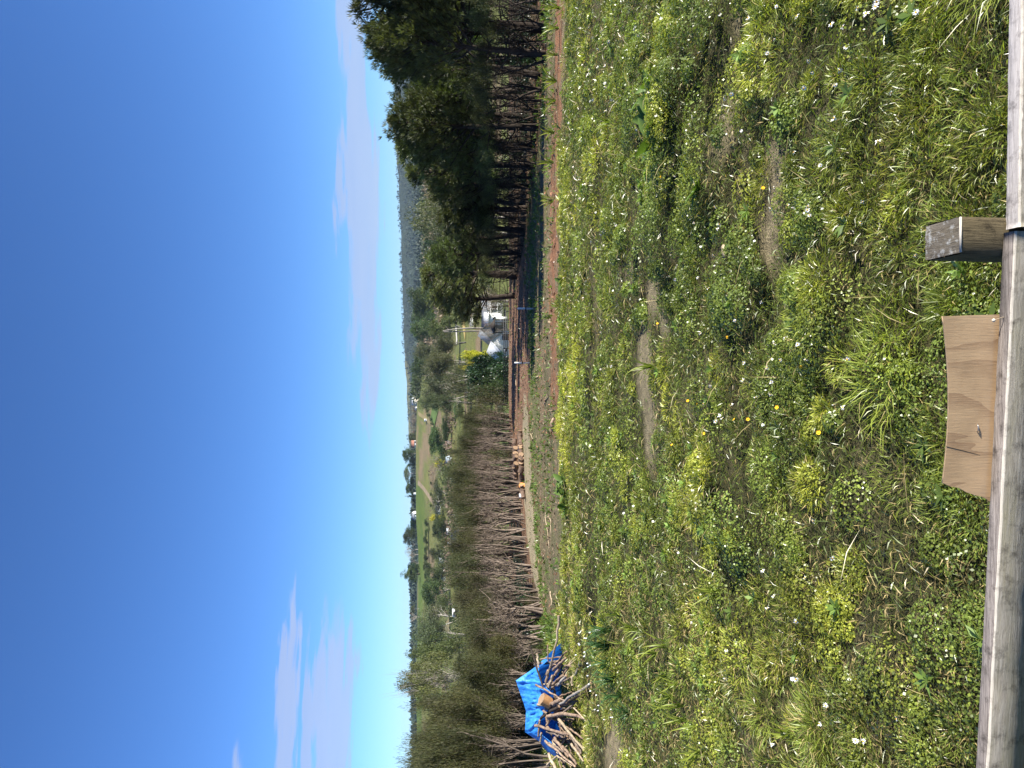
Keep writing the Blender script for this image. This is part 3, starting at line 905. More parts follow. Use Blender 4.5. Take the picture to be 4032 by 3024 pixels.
# ------------------------------------------------------------------ trees in the valley and on the far slope
mid = [
    ('gumA', 835, 1618, 130, 190, 'olive gum tree with a spreading crown above the pine tops'),
    ('gumB', 915, 1690, 120, 120, 'small olive gum tree with bare limbs showing between pine crowns'),
    ('darkA', 965, 1690, 200, 45, 'small round dark tree by the bare willows above the pines'),
    ('bareA', 1185, 1872, 62, 120, 'grey leafless tree beside the outermost pine'),
    ('shrubG', 1205, 1900, 66, 80, 'green shrub under the leafless tree beside the outermost pine'),
    ('shrubK', 1160, 1925, 60, 90, 'low dark shrub at the foot of the outermost pine'),
    ('gumA', 1235, 1790, 230, 90, 'dark gum tree behind the grey-roofed house'),
    ('broadB', 1180, 1612, 480, 110, 'broad dark green tree on the far flat above the pine tip'),
    ('broadC', 1245, 1622, 520, 90, 'wide olive tree next to the broad dark tree on the far flat'),
    ('broadA', 1300, 1618, 500, 80, 'round olive tree on the far flat above the bare poles'),
    ('broadA', 1285, 1690, 330, 100, 'round grey-green tree behind the two bare poles'),
    ('gumB', 1345, 1705, 300, 90, 'grey-green tree beside the pale concrete road'),
    ('gumB', 1388, 1632, 460, 70, 'tall grey-green gum far behind the yellow wattle'),
    ('broadB', 1440, 1620, 560, 80, 'olive tree on the skyline nearest the blue hill'),
    ('gumB', 1430, 1668, 270, 110, 'big gum with pale forked limbs behind the yellow wattle'),
    ('gumA', 1490, 1655, 280, 110, 'gum with pale leaning trunks between the wattle and the fairway'),
    ('wattle', 1402, 1822, 160, 44, 'yellow flowering wattle behind the white shed'),
    ('wattle', 1446, 1832, 138, 36, 'smaller yellow flowering wattle beside the dark round evergreen'),
    ('darkA', 1438, 1846, 104, 78, 'dark glossy round evergreen covering one side of the white shed'),
    ('bareA', 1300, 1842, 122, 80, 'leafless fan-shaped tree in front of the grey-roofed house'),
    ('willow', 1508, 1742, 170, 150, 'weeping grey-green willow behind the garden fence'),
    ('willow', 1470, 1770, 190, 100, 'smaller weeping willow behind the yellow wattle'),
    ('darkA', 1512, 1848, 92, 130, 'bushy dark green tree with pale branches by the garden fence'),
    ('broadB', 1545, 1850, 88, 90, 'green tree overlapping the bushy dark tree by the garden fence'),
    ('gumA', 1552, 1652, 262, 110, 'tall gum with two long bare trunks at the fairway edge'),
    ('gumB', 1590, 1662, 258, 70, 'narrow gum beside the tall one at the fairway edge'),
    ('broadC', 1672, 1740, 400, 100, 'bushy olive tree in front of the fairway'),
    ('broadC', 1620, 1790, 300, 110, 'low olive tree behind the house end of the hedge'),
    ('broadA', 1752, 1690, 410, 130, 'round dark green tree in the middle of the fairway'),
    ('broadB', 1700, 1745, 395, 90, 'smaller green tree beside the round tree below the fairway'),
    ('bareB', 1815, 1684, 470, 50, 'dead white tree on the tawny slope'),
    ('wattle', 1826, 1712, 468, 30, 'small yellow flowering bush below the dead white tree'),
    ('bareA', 1848, 1698, 440, 70, 'grey leafless bushy tree on the tawny slope'),
    ('broadC', 1870, 1745, 330, 110, 'green tree rising just above the kanuka hedge'),
    ('gumA', 1958, 1700, 400, 150, 'broad grey-green gum with tangled pale limbs above the hedge'),
    ('broadA', 2082, 1703, 440, 90, 'dark round tree beside the white shed on the lawn'),
    ('broadC', 2128, 1728, 435, 80, 'dark green tree behind the two white sheds'),
    ('wattle', 2040, 1694, 520, 22, 'small tree with yellow new leaves by the carport'),
    ('broadB', 2058, 1712, 430, 60, 'low green tree in front of the carport'),
    ('broadC', 2178, 1692, 450, 70, 'olive tree with a leaning trunk beyond the white sheds'),
    ('broadC', 2258, 1672, 430, 110, 'large dense green tree sheltering the cottages'),
    ('broadA', 2325, 1662, 420, 120, 'largest dense green tree over the tan-roofed cottage'),
    ('broadB', 2380, 1720, 400, 60, 'dark green tree at the end of the cottage row'),
    ('gumA', 2445, 1648, 330, 120, 'grey-green gum above the white camper'),
    ('gumB', 2515, 1638, 300, 150, 'spreading grey-green gum with dark limbs over the tan bank'),
    ('broadB', 2570, 1618, 200, 90, 'dark green tree between the spreading gum and the flat-topped tree'),
    ('flat', 2682, 1572, 140, 180, 'flat-topped macrocarpa with bare grey limbs under its crown'),
    ('broadC', 2765, 1680, 110, 110, 'dark tree at the foot of the flat-topped macrocarpa'),
]
for (key, py, top, d, w, lab) in mid:
    p = PROTO[key]
    tree_px(key, py, top, d, lab, w, 'shrub' if 'shrub' in key else 'tree')
sky_row = [('shrubK', 1530, 1622, 745, 60, 'brown bushes beside the white hilltop house'), ('broadC', 1500, 1625, 690, 80, 'brown-green tree below the white hilltop house'),
           ('shrubB', 1545, 1634, 700, 40, 'bare brown bush under the white hilltop house')]
for i in range(9):
    sky_row.append((['shrubB', 'bareA', 'shrubB'][i % 3], 1608 + i * 14, 1612 + rng.uniform(4, 10), 760, 28, 'leafless brown bush of the hilltop hedge, %s from the white house' % ORD[i]))
sky_row += [('cone', 1716, 1606, 750, 22, 'small dark pointed conifer by the red-roofed hilltop house, nearer the hedge'), ('cone', 1728, 1608, 745, 22, 'small dark pointed conifer touching the red-roofed hilltop house'),
            ('broadA', 1786, 1590, 745, 48, 'dark round tree on the hilltop next to the red-roofed house'), ('broadC', 1812, 1614, 750, 50, 'low dark tree between the two tallest hilltop crowns'),
            ('flat', 1866, 1595, 745, 58, 'umbrella-shaped tree on the hilltop'), ('broadA', 1930, 1603, 745, 42, 'round grey-green tree at the top of the sandy track'),
            ('gumB', 1902, 1618, 750, 40, 'grey bushy tree between the umbrella tree and the round tree on the hill'),
            ('cone', 1954, 1601, 748, 10, 'thin spindly conifer on the hilltop'), ('broadC', 1974, 1621, 748, 16, 'small round tree on the bare hilltop'),
            ('broadA', 2012, 1620, 750, 14, 'tiny tree beside the grey-roofed hilltop house'), ('darkA', 2058, 1621, 740, 34, 'dark evergreen on the hill by the grey-roofed house'),
            ('broadA', 2112, 1593, 735, 58, 'large tree crowning the hill above the white sheds'), ('broadC', 2092, 1608, 738, 40, 'dark tree leaning on the largest hilltop tree'),
            ('bareB', 2146, 1599, 735, 34, 'pale leafless poplar on the hill, nearer the largest tree'), ('bareB', 2164, 1600, 735, 30, 'pale leafless poplar on the hill, nearer the brown trees'),
            ('bareA', 2184, 1601, 730, 32, 'brown leafless tree on the hill beside the poplars'), ('bareA', 2218, 1618, 725, 36, 'low brown leafless tree on the hill'),
            ('cone', 2262, 1584, 715, 56, 'shaggy pointed conifer at the end of the hilltop trees'), ('darkA', 2240, 1612, 720, 36, 'dark tree at the foot of the shaggy conifer'),
            ('flat', 2398, 1622, 700, 26, 'small umbrella tree alone on the green brow'), ('bareB', 2432, 1615, 690, 30, 'round leafless tree alone on the green brow'),
            ('broadC', 2508, 1626, 600, 30, 'small dark tree on the brow above the spreading gum')]
for (key, py, top, d, w, lab) in sky_row:
    p = at(top, py, d); g = H(p.x, p.y)
    tree_px(key, py, min(top - 5, 1630 + (CAMZ - g - 5) / d * FPX), d, lab, w * 1.15, 'shrub' if 'shrub' in key else 'tree', 'trees along the far hilltop')
hedgerow = []
for i in range(7):
    hedgerow.append(('broadC', 1600 + i * 17, 1668 + i * 7 + rng.uniform(-3, 3), 1686 + i * 7, 20, 'bushy tree of the hedgerow below the skyline house, %s from it' % ORD[i]))
for i in range(8):
    hedgerow.append(('broadA', 2060 + i * 34, 1668 + rng.uniform(-4, 6), 1690, 34, 'dark tree of the hedgerow across the green slope, %s from the carport' % ORD[i]))
for i in range(6):
    hedgerow.append((['shrubB', 'broadC'][i % 2], 1880 + i * 22, 1690 + rng.uniform(-3, 3), 1704, 18, 'low bush at the foot of the sandy track slope, %s from the dead tree' % ORD[i]))
for (key, py, top, base, w, lab) in hedgerow:
    g = ground(base, py)
    tree_px(key, py, top, g.y, lab, w, 'tree', 'hedgerow bushes on the far slope')
# two dead poles
for (py, top, lab, ln) in [(1291, 1739, 'tall bare dead trunk behind the leafless fan tree, nearer the pines', .02), (1303, 1742, 'thinner bare dead trunk behind the leafless fan tree', -.02)]:
    p = at(top, py, 200); g = H(p.x, p.y); h = p.z - g
    tb = MB()
    pts, _ = wander((0, 0, -.3), (ln, 0, 1), h, 8, .03, .02)
    tb.tube(pts, np.linspace(.30, .12, 9), 7)
    for f in (5, 6, 7):
        bp, _ = wander(pts[f], (rng.normal(), rng.normal() * .4, .9), h * .12, 3, .2)
        tb.tube(bp, np.linspace(.09, .04, 4), 4, caps=False)
    t = thing('dead_tree', lab, 'tree', (p.x, p.y, g)); link('trunk', tb.mesh('dead_tree_trunk', M['bark_grey'], True), t)

# far woods: one mass of crowns nobody could count
def crowns(name, N, ylo, yhi, alo, ahi, size, mat, label, cat, keep=None, per=6, tlo=.5, thi=1.5, ls=.7):
    y = np.exp(rng.uniform(math.log(ylo), math.log(yhi), N))
    a = rng.uniform(alo, ahi, N)
    x = a * y
    if keep is not None:
        k = keep(x, y); x, y = x[k], y[k]
    z = height(x, y)
    s = size * rng.uniform(.6, 1.4, len(x))
    mb = MB()
    c = np.stack([x, y, z + s * .45], 1)
    off = rand_unit(len(x) * per) * .5
    base = np.repeat(c, per, 0) + off * np.repeat(s, per)[:, None] * np.array([.9, .9, .7])
    d = off + rand_unit(len(base)) * .5 + np.array([0, 0, .5]); d /= np.linalg.norm(d, axis=1, keepdims=True)
    t = np.repeat(rng.uniform(tlo, thi, len(x)), per) * rng.uniform(.8, 1.2, len(base))
    L = np.repeat(s, per) * rng.uniform(.7, 1.3, len(base)) * ls
    mb.blades(base, d, L, L * .6, np.stack([t, t, t], 1))
    return tag(link(name, mb.mesh(name, mat, tint=True)), label, cat, kind='stuff')
crowns('far_woods', 11000, 1250, 3500, -.62, .62, 7.5, M['forest'], 'blue-green wood covering the far ridge below the sky', 'woods', lambda x, y: (fbm(x / 300, y / 300, 61, 4) < .66))
crowns('valley_woods', 3600, 600, 1250, -.02, .66, 7, M['broad'], 'mixed trees on the flat land before the far ridge', 'woods', lambda x, y: (fbm(x / 90, y / 90, 71, 3) > .48), 16, .5, 1.5, .35)
crowns('willow_thicket', 2600, 420, 820, .04, .40, 6, M['scrub'], 'pinkish-brown leafless willow thicket before the far ridge', 'thicket', lambda x, y: (fbm(x / 70, y / 70, 73, 3) > .40), 26, .7, 1.3, .32)
crowns('valley_scrub', 1000, 330, 600, -.62, .02, 3.5, M['scrub'], 'brown rough scrub along the foot of the green slope', 'scrub', lambda x, y: (fbm(x / 45, y / 45, 77, 3) > .60), 24, .7, 1.3, .3)
crowns('valley_trees', 800, 170, 520, -.75, .70, 6, M['broad'], 'mixed hedges and bushes filling the valley floor', 'bushes', lambda x, y: (fbm(x / 30, y / 30, 79, 3) > .50) & ~((x > -0.115 * y) & (x < .10 * y) & (y < 400)), 170, .6, 1.4, .12)

# ------------------------------------------------------------------ tracks and paddocks in the distance
def drape(name, pts, width, mat, lift=.35, label=None):
    """strip of ground cover along photo points laid on the land"""
    g = [ground(px, py) for px, py in pts]
    P = np.array([(q.x, q.y) for q in g])
    t = np.linspace(0, len(P) - 1, max(24, len(P) * 8))
    S = np.stack([np.interp(t, range(len(P)), P[:, i]) for i in (0, 1)], 1)
    d = np.gradient(S, axis=0); d /= np.linalg.norm(d, axis=1, keepdims=True) + 1e-9
    nrm = np.stack([-d[:, 1], d[:, 0]], 1)
    w = np.broadcast_to(np.asarray(width, float), (len(P),))
    w = np.interp(t, range(len(P)), w)[:, None]
    L = S + nrm * w / 2; R = S - nrm * w / 2
    mb = MB()
    n = len(S)
    v = np.concatenate([np.column_stack([L, height(L[:, 0], L[:, 1]) + lift]), np.column_stack([R, height(R[:, 0], R[:, 1]) + lift])])
    i = np.arange(n - 1)
    mb.add(v, np.stack([i, i + 1, n + i + 1, n + i], 1))
    return tag(link(name, mb.mesh(name, mat, True)), kind='structure')
M['sandy'] = plain('sandy_track', (.23, .18, .11), .95, .2, .2)
M['concrete'] = plain('pale_concrete', (.62, .58, .48), .9, .12, .3)
M['straw'] = plain('straw_paddock', (.40, .30, .10), .95, .2, .1)
M['fair'] = plain('mown_grass', (.085, .14, .03), .95, .2, .05)
M['rough'] = plain('tawny_rough', (.20, .165, .075), .95, .25, .06)
drape('track', [(1647, 1900), (1662, 1914), (1677, 1931), (1693, 1957), (1709, 1981)], 4.5, M['sandy'])
drape('track', [(1648, 1626), (1668, 1640), (1690, 1660), (1712, 1679)], 3.5, M['rough'])
drape('road', [(1797, 1262), (1798, 1300), (1801, 1350)], 9, M['concrete'], .25)
drape('paddock', [(1823, 1240), (1823, 1290)], 24, M['straw'], .2)
drape('paddock', [(1780, 2036), (1776, 2070), (1772, 2110), (1775, 2160)], 30, M['fair'], .25)
drape('paddock', [(1795, 1590), (1790, 1615), (1788, 1640)], 22, M['fair'], .25)
drape('paddock', [(1706, 1592), (1712, 1640), (1718, 1670)], 40, M['fair'], .3)
drape('bank', [(1770, 2420), (1765, 2480), (1742, 2520), (1735, 2600)], 14, M['rough'], .25)
drape('bank', [(1735, 2310), (1742, 2350), (1748, 2370)], 10, M['rough'], .25)

# ------------------------------------------------------------------ buildings
M['white'] = plain('white_paint', (.80, .80, .78), .6, .05, 2, bmp=.05)
M['cream'] = plain('cream_paint', (.62, .56, .44), .7, .08, 2, bmp=.05)
M['greywall'] = plain('grey_boards', (.30, .31, .31), .7, .12, 2, bmp=.1)
M['roofgrey'] = plain('grey_iron_roof', (.20, .215, .225), .45, .15, 1.5, .5, bmp=.1)
M['rooflight'] = plain('light_iron_roof', (.50, .52, .53), .45, .1, 1.5, .5, bmp=.1)
M['roofdark'] = plain('dark_roof', (.030, .034, .045), .5, .2, 1.5, .5, bmp=.1)
M['roofred'] = plain('rust_red_roof', (.30, .14, .09), .7, .2, 1.5, bmp=.1)
M['rooftan'] = plain('tan_roof', (.40, .27, .15), .8, .2, 1.5, bmp=.1)
M['pane'] = plain('window_pane', (.02, .025, .03), .12, .2, 3, .6, bmp=0)
M['black'] = plain('black_metal', (.012, .012, .013), .5, .2, 8, .4, bmp=.05)
M['lattice'] = plain('dark_lattice', (.035, .028, .022), .8, .25, 8, bmp=.1)
M['glasshouse'] = plain('pale_glass', (.42, .50, .54), .15, .1, 3, .6, bmp=0)
def house(name, label, base, w, dep, wall, rise, rz, wm, rm, openings=(), over=.25, cat='house', gable_front=False, chimney=False):
    """gabled building with its own walls, roof, windows and doors; front faces local -y"""
    t = thing(name, label, cat, base, rz=rz)
    b = MB()
    x, y = w / 2, dep / 2
    if gable_front:
        v = [(-x, -y, -.6), (x, -y, -.6), (x, y, -.6), (-x, y, -.6), (-x, -y, wall), (x, -y, wall), (x, y, wall), (-x, y, wall), (0, -y, wall + rise), (0, y, wall + rise)]
        b.add(v, [(0, 1, 5, 4), (1, 2, 6, 5), (2, 3, 7, 6), (3, 0, 4, 7)], [(4, 5, 8), (6, 7, 9)])
    else:
        v = [(-x, -y, -.6), (x, -y, -.6), (x, y, -.6), (-x, y, -.6), (-x, -y, wall), (x, -y, wall), (x, y, wall), (-x, y, wall), (-x, 0, wall + rise), (x, 0, wall + rise)]
        b.add(v, [(0, 1, 5, 4), (1, 2, 6, 5), (2, 3, 7, 6), (3, 0, 4, 7)], [(5, 6, 9), (7, 4, 8)])
    link('wall', b.mesh(name + '_wall', wm), t)
    r = MB(); o = over; th = .12
    e = rise / (x if gable_front else y) * o
    for s in (-1, 1):
        if gable_front:
            q = [(0, -y - o, wall + rise + .03), (0, y + o, wall + rise + .03), (s * (x + o), y + o, wall - e + .03), (s * (x + o), -y - o, wall - e + .03)]
        else:
            q = [(-x - o, 0, wall + rise + .03), (x + o, 0, wall + rise + .03), (x + o, s * (y + o), wall - e + .03), (-x - o, s * (y + o), wall - e + .03)]
        q = np.array(q); q2 = q + np.array([0, 0, th])
        r.add(np.vstack([q, q2]), [(0, 1, 2, 3), (4, 7, 6, 5), (0, 4, 5, 1), (1, 5, 6, 2), (2, 6, 7, 3), (3, 7, 4, 0)])
    rf = link('roof', r.mesh(name + '_roof', rm), t)
    if chimney:
        c = MB(); c.box((.2 * w, -.3, wall + rise * .5), (.2 * w + .7, .4, wall + rise + .9)); link('chimney', c.mesh('chimney', M['cream']), rf)
    for (kind, cx, cz, ow, oh) in openings:
        f = MB(); f.box((cx - ow / 2, -y - .05, cz - oh / 2), (cx + ow / 2, -y + .02, cz + oh / 2))
        fo = link(kind, f.mesh(kind, M['white'] if kind == 'window' else M['lattice']), t)
        if kind == 'window':
            g = MB(); g.box((cx - ow / 2 + .08, -y - .09, cz - oh / 2 + .08), (cx + ow / 2 - .08, -y - .052, cz + oh / 2 - .08)); link('pane', g.mesh('pane', M['pane']), fo)
    return t
def hp(px, py, d):
    p = at(px, py, d); return (p.x, p.y, H(p.x, p.y))
def hz(px, py, d):
    p = at(px, py, d); return (p.x, p.y, p.z)
SC = lambda n, d: n * d / FPX
# white gabled shed and the grey-roofed house beside it
D1 = 128
house('white_shed', 'bright white gabled shed behind the black garden fence', hz(2004, 1366, D1), SC(88, D1), 7.5, SC(34, D1), SC(44, D1), .20, M['white'], M['rooflight'],
      [('window', -SC(36, D1), SC(24, D1), .55, .5), ('door', SC(18, D1), SC(14, D1), 1.1, 2.0)], .2, 'shed', True)
D2 = 158
gh = house('grey_house', 'grey-roofed house with a white verandah beside the pines', hz(1962, 1238, D2), SC(92, D2), 5.5, SC(38, D2), SC(26, D2), -.12, M['greywall'], M['roofgrey'],
      [('window', -1.4, 1.1, .9, .9), ('window', .1, 1.1, .9, .9), ('door', 1.5, .95, .9, 1.9)], .35)
house('gabled_house', 'grey gabled house behind the leafless fan-shaped tree', hz(1965, 1312, D2 - 3), SC(70, D2), 5.0, SC(36, D2), SC(40, D2), .15, M['greywall'], M['roofgrey'],
      [('window', 0, 1.2, 1.0, 1.0)], .35, 'house', True)
house('small_shed', 'small white shed with a light roof between the grey-roofed house and the gazebo', hz(1960, 1256, D2 - 5), SC(44, D2), 2.4, SC(38, D2), SC(14, D2), -.12, M['white'], M['rooflight'], [('window', .2, 1.0, .7, .7)], .2, 'shed')
# verandah of the grey house
for i in range(6):
    b = MB(); b.box((-2.2 + i * .85, -4.05, -.4), (-2.2 + i * .85 + .1, -3.95, 1.95)); link('verandah_post', b.mesh('verandah_post', M['white']), gh)
b = MB(); b.box((-2.3, -4.07, 1.951), (2.25, -3.93, 2.12)); link('verandah_beam', b.mesh('verandah_beam', M['white']), gh)
b = MB(); b.box((-2.2, -4.12, .55), (2.15, -4.053, .66)); link('verandah_rail', b.mesh('verandah_rail', M['white']), gh)
D3 = 118
gz = thing('gazebo', 'dark lattice gazebo with a pitched roof behind the black garden fence', 'gazebo', hz(1985, 1284, D3), rz=.2)
gw = SC(21, D3)
for sx in (-1, 1):
    for sy in (-1, 1):
        b = MB(); b.box((sx * gw - .06, sy * gw - .06, -1), (sx * gw + .06, sy * gw + .06, SC(38, D3))); link('post', b.mesh('gazebo_post', M['lattice']), gz)
for i in range(7):
    b = MB(); b.box((-gw + .1, -gw - .02, .1 + i * .2), (gw - .1, -gw + .02, .16 + i * .2)); link('slat', b.mesh('gazebo_slat', M['lattice']), gz)
for i in range(6):
    xx = -gw + .2 + i * (2 * gw - .4) / 5
    b = MB(); b.box((xx - .03, -gw + .025, 0), (xx + .03, -gw + .06, 1.5)); link('slat', b.mesh('gazebo_slat', M['lattice']), gz)
b = MB(); hgt = SC(38, D3); g2 = gw + .25
b.add([(-g2, -g2, hgt), (g2, -g2, hgt), (g2, g2, hgt), (-g2, g2, hgt), (0, 0, hgt + .8)], [(0, 3, 2, 1)], [(0, 1, 4), (1, 2, 4), (2, 3, 4), (3, 0, 4)])
link('roof', b.mesh('gazebo_roof', M['lattice']), gz)
# water tank
wt_ = thing('water_tank', 'small white domed water tank beside the dark lattice gazebo', 'tank', hz(1990, 1257, 121))
b = MB(); zz = np.array([0, .9, 1.05, 1.15]); b.tube(np.stack([zz * 0, zz * 0, zz - .2], 1), [.42, .42, .3, .02], 14); link('tank_body', b.mesh('tank_body', M['white'], True), wt_)
b = MB(); b.tube([(0, 0, .9), (0, 0, 1.0)], [.12, .12], 10); link('lid', b.mesh('tank_lid', M['white']), wt_)
house('low_outbuilding', 'low pale outbuilding under the bushy dark tree by the garden fence', hz(1996, 1462, 120), SC(60, 120), 3, SC(18, 120), SC(12, 120), -.1, M['greywall'], M['rooflight'], [('door', 0, .8, .8, 1.6)], .2, 'shed')
# far buildings
far_houses = [
    ('white_house', 'white two-storey house on the skyline of the far hill', 1644, 1582, 735, 26, 9, 20, 6, .2, 'cream', 'rooflight', 4),
    ('hill_cottage', 'small white cottage next to the white skyline house', 1640, 1608, 745, 10, 7, 8, 4, -.1, 'white', 'roofgrey', 1),
    ('red_roof_house', 'white hilltop house with a rust-red roof', 1638, 1748, 735, 26, 9, 10, 11, .05, 'white', 'roofred', 2),
    ('grey_roof_house', 'white house with a grey roof on the bare hilltop', 1641, 2030, 735, 26, 9, 9, 9, -.1, 'white', 'roofgrey', 3),
    ('hill_shed', 'tiny white shed under the round tree on the hilltop', 1640, 1944, 735, 7, 4, 7, 3, 0, 'white', 'rooflight', 0),
    ('white_shed', 'white box shed with a pale roof on the mown paddock', 1779, 2091, 262, 19, 4, 14, 6, .05, 'white', 'rooflight', 0),
    ('white_shed', 'smaller white shed beside the black pitched roof', 1778, 2136, 258, 13, 4, 8, 6, .05, 'white', 'rooflight', 0),
    ('dark_roof_house', 'house with a large black pitched roof just above the hedge', 1816, 2134, 150, 56, 6, 12, 26, .5, 'greywall', 'roofdark', 1),
    ('carport', 'long dark carport with a white edge below the green slope', 1734, 2008, 285, 30, 6, 12, 6, 0, 'white', 'roofdark', 2),
    ('white_cottage', 'bright white cottage beyond the dense green trees', 1756, 2205, 240, 24, 7, 20, 8, .3, 'white', 'rooflight', 2),
    ('white_cottage', 'white cottage with a slate-grey roof under the dense green trees', 1756, 2258, 226, 40, 7, 10, 12, -.2, 'white', 'roofgrey', 3),
    ('tan_roof_cottage', 'cottage with a tan roof and white windows at the end of the row', 1756, 2318, 212, 34, 7, 14, 16, .25, 'cream', 'rooftan', 3),
    ('glasshouse', 'pale blue glasshouse behind the kanuka hedge', 1778, 1812, 232, 22, 5, 10, 12, .4, 'glasshouse', 'glasshouse', 0),
    ('grey_shed', 'small pale shed behind the hedge below the round fairway tree', 1774, 1742, 228, 12, 4, 8, 4, .1, 'white', 'rooflight', 0),
    ('field_hut', 'tiny white hut on the fairway track', 1682, 1654, 600, 8, 5, 7, 3, 0, 'white', 'rooflight', 0),
    ('paddock_hut', 'small white hut at the edge of the bright green paddock', 1775, 1596, 255, 12, 3, 5, 3, .6, 'white', 'rooflight', 0),
    ('far_farmhouse', 'tiny white farmhouse among the bare willows above the pines', 1712, 962, 560, 14, 7, 6, 3, 0, 'white', 'roofgrey', 1),
    ('far_farmhouse', 'tiny pale farmhouse at the tip of the outermost pine', 1690, 1122, 640, 10, 7, 5, 3, 0, 'white', 'rooflight', 0),
]
for (nm, lab, pb, py, d, wpx, dep, wallpx, risepx, rz, wm, rm, nw) in far_houses:
    q = ground(pb, py)
    if nm == 'dark_roof_house' or q.y > 1000 or pb < 1650:
        q = at(pb, py, d); q.z = H(q.x, q.y) if nm != 'dark_roof_house' else q.z
    d = q.y
    w = SC(wpx, d); wh = SC(wallpx, d); z0 = q.z
    ops = [('window', -w / 2 + (i + .5) * w / nw, wh * .55, w / nw * .45, min(1.3, wh * .5)) for i in range(nw)]
    ops.append(('door', w * .40, wh * .38, min(1.0, w * .15), wh * .72))
    house(nm, lab, (q.x, q.y, z0), w, dep, wh, SC(risepx, d), rz, M[wm], M[rm], ops, .3, 'house' if ('house' in nm or 'cottage' in nm) and nm != 'glasshouse' else ('carport' if nm == 'carport' else 'shed'), nm in ('red_roof_houseX',), nm in ('tan_roof_cottage',))
# white camper parked behind the hedge
def camper():
    d = 150; q = hz(1797, 2412, d)
    t = thing('camper_van', 'white camper with a dark open side parked above the kanuka hedge', 'camper', q, rz=.1)
    w = SC(26, d)
    b = MB(); b.box((-w / 2, -.9, .3), (w / 2, .9, SC(16, d))); link('body', b.mesh('camper_body', M['white']), t)
    b = MB(); b.box((-w * .28, -.93, .45), (w * .26, -.903, SC(14, d))); link('door', b.mesh('camper_opening', M['pane']), t)
    b = MB(); b.box((w * .31, -.93, .6), (w * .44, -.903, SC(13, d))); link('window', b.mesh('camper_window', M['pane']), t)
    for sx in (-1, 1):
        b = MB(); b.tube([(sx * w * .32, -.92, .18), (sx * w * .32, -.7, .18)], [.24, .24], 12); link('wheel', b.mesh('camper_wheel', M['black']), t)
camper()
# black garden fence behind the mulch crest
ft = thing('garden_fence', 'black rail fence along the garden behind the mulch', 'fence', (0, 0, 0))
fa, fb = hz(1996, 1190, 71), hz(1998, 1590, 71)
for i in range(12):
    f = i / 11
    x, y = fa[0] + (fb[0] - fa[0]) * f, fa[1] + (fb[1] - fa[1]) * f
    zt = at(1981, 1400, 71).z
    b = MB(); b.box((x - .045, y - .045, H(x, y) - .2), (x + .045, y + .045, zt)); link('post', b.mesh('fence_post', M['black']), ft)
for pxr in (1984, 1991, 1997):
    z = at(pxr, 1400, 71).z
    b = MB(); b.box((fb[0], 71 - .08, z - .035), (fa[0], 71 - .046, z + .035)); link('rail', b.mesh('fence_rail', M['black']), ft)
# white post-and-rail by the straw paddock
wf = thing('paddock_fence', 'white post-and-rail fence at the straw-coloured paddock', 'fence', (0, 0, 0))
ga, gb_ = hp(1838, 1252, 262), hp(1842, 1284, 262)
for i in range(5):
    f = i / 4
    x, y = ga[0] + (gb_[0] - ga[0]) * f, ga[1] + (gb_[1] - ga[1]) * f
    b = MB(); b.box((x - .09, y - .09, H(x, y) - .2), (x + .09, y + .09, H(x, y) + 1.4)); link('post', b.mesh('white_post', M['white']), wf)
for hh in (.55, 1.2):
    b = MB(); b.tube([(ga[0], ga[1] - .1, H(*ga[:2]) + hh), (gb_[0], gb_[1] - .1, H(*gb_[:2]) + hh)], [.11, .11], 6); link('rail', b.mesh('white_rail', M['white']), wf)

# ------------------------------------------------------------------ lawn: clover, grass and straw, nobody could count it
MOUNDS = [(2500, 1020, .7, .16), (2700, 560, .7, .18), (2860, 640, .6, .16), (2900, 1930, .55, .24), (2560, 330, .9, .16), (2780, 150, .9, .22), (3060, 260, .5, .12),
          (2640, 950, .5, .18), (2330, 2350, .8, .18), (2480, 1800, .6, .12), (2960, 1150, .5, .10), (3250, 1250, .4, .08), (2340, 700, .8, .08), (2340, 1500, .8, .08), (2300, 2560, .8, .12), (2380, 2950, .8, .12)]
MP = [(ground(a, b), r * .85, h * 1.45) for a, b, r, h in MOUNDS]
def canopy(x, y):
    """height of the matted greenery above the soil"""
    c = .012 + .045 * np.clip(fbm(x * 1.9, y * 1.9, 101, 4) - .30, 0, 1) * 2
    for g, r, h in MP:
        q = ((x - g.x) ** 2 + ((y - g.y) * .8) ** 2) / (r * r)
        c = c + h * .85 * np.exp(-(q * 1.3) ** 1.6)
    return c
def scatter(n, y0, y1):
    y = np.sqrt(rng.uniform(y0 ** 2, y1 ** 2, int(n * 1.0)))
    x = rng.uniform(-1, 1, len(y)) * (.64 * y + 1.3)
    return x, y
def spread(cx, cy, per):
    """per members round each cluster centre: index of cluster, radius fraction, bearing"""
    k = np.repeat(np.arange(len(cx)), per)
    return k, np.sqrt(rng.random(len(k))), rng.uniform(0, 6.2832, len(k))
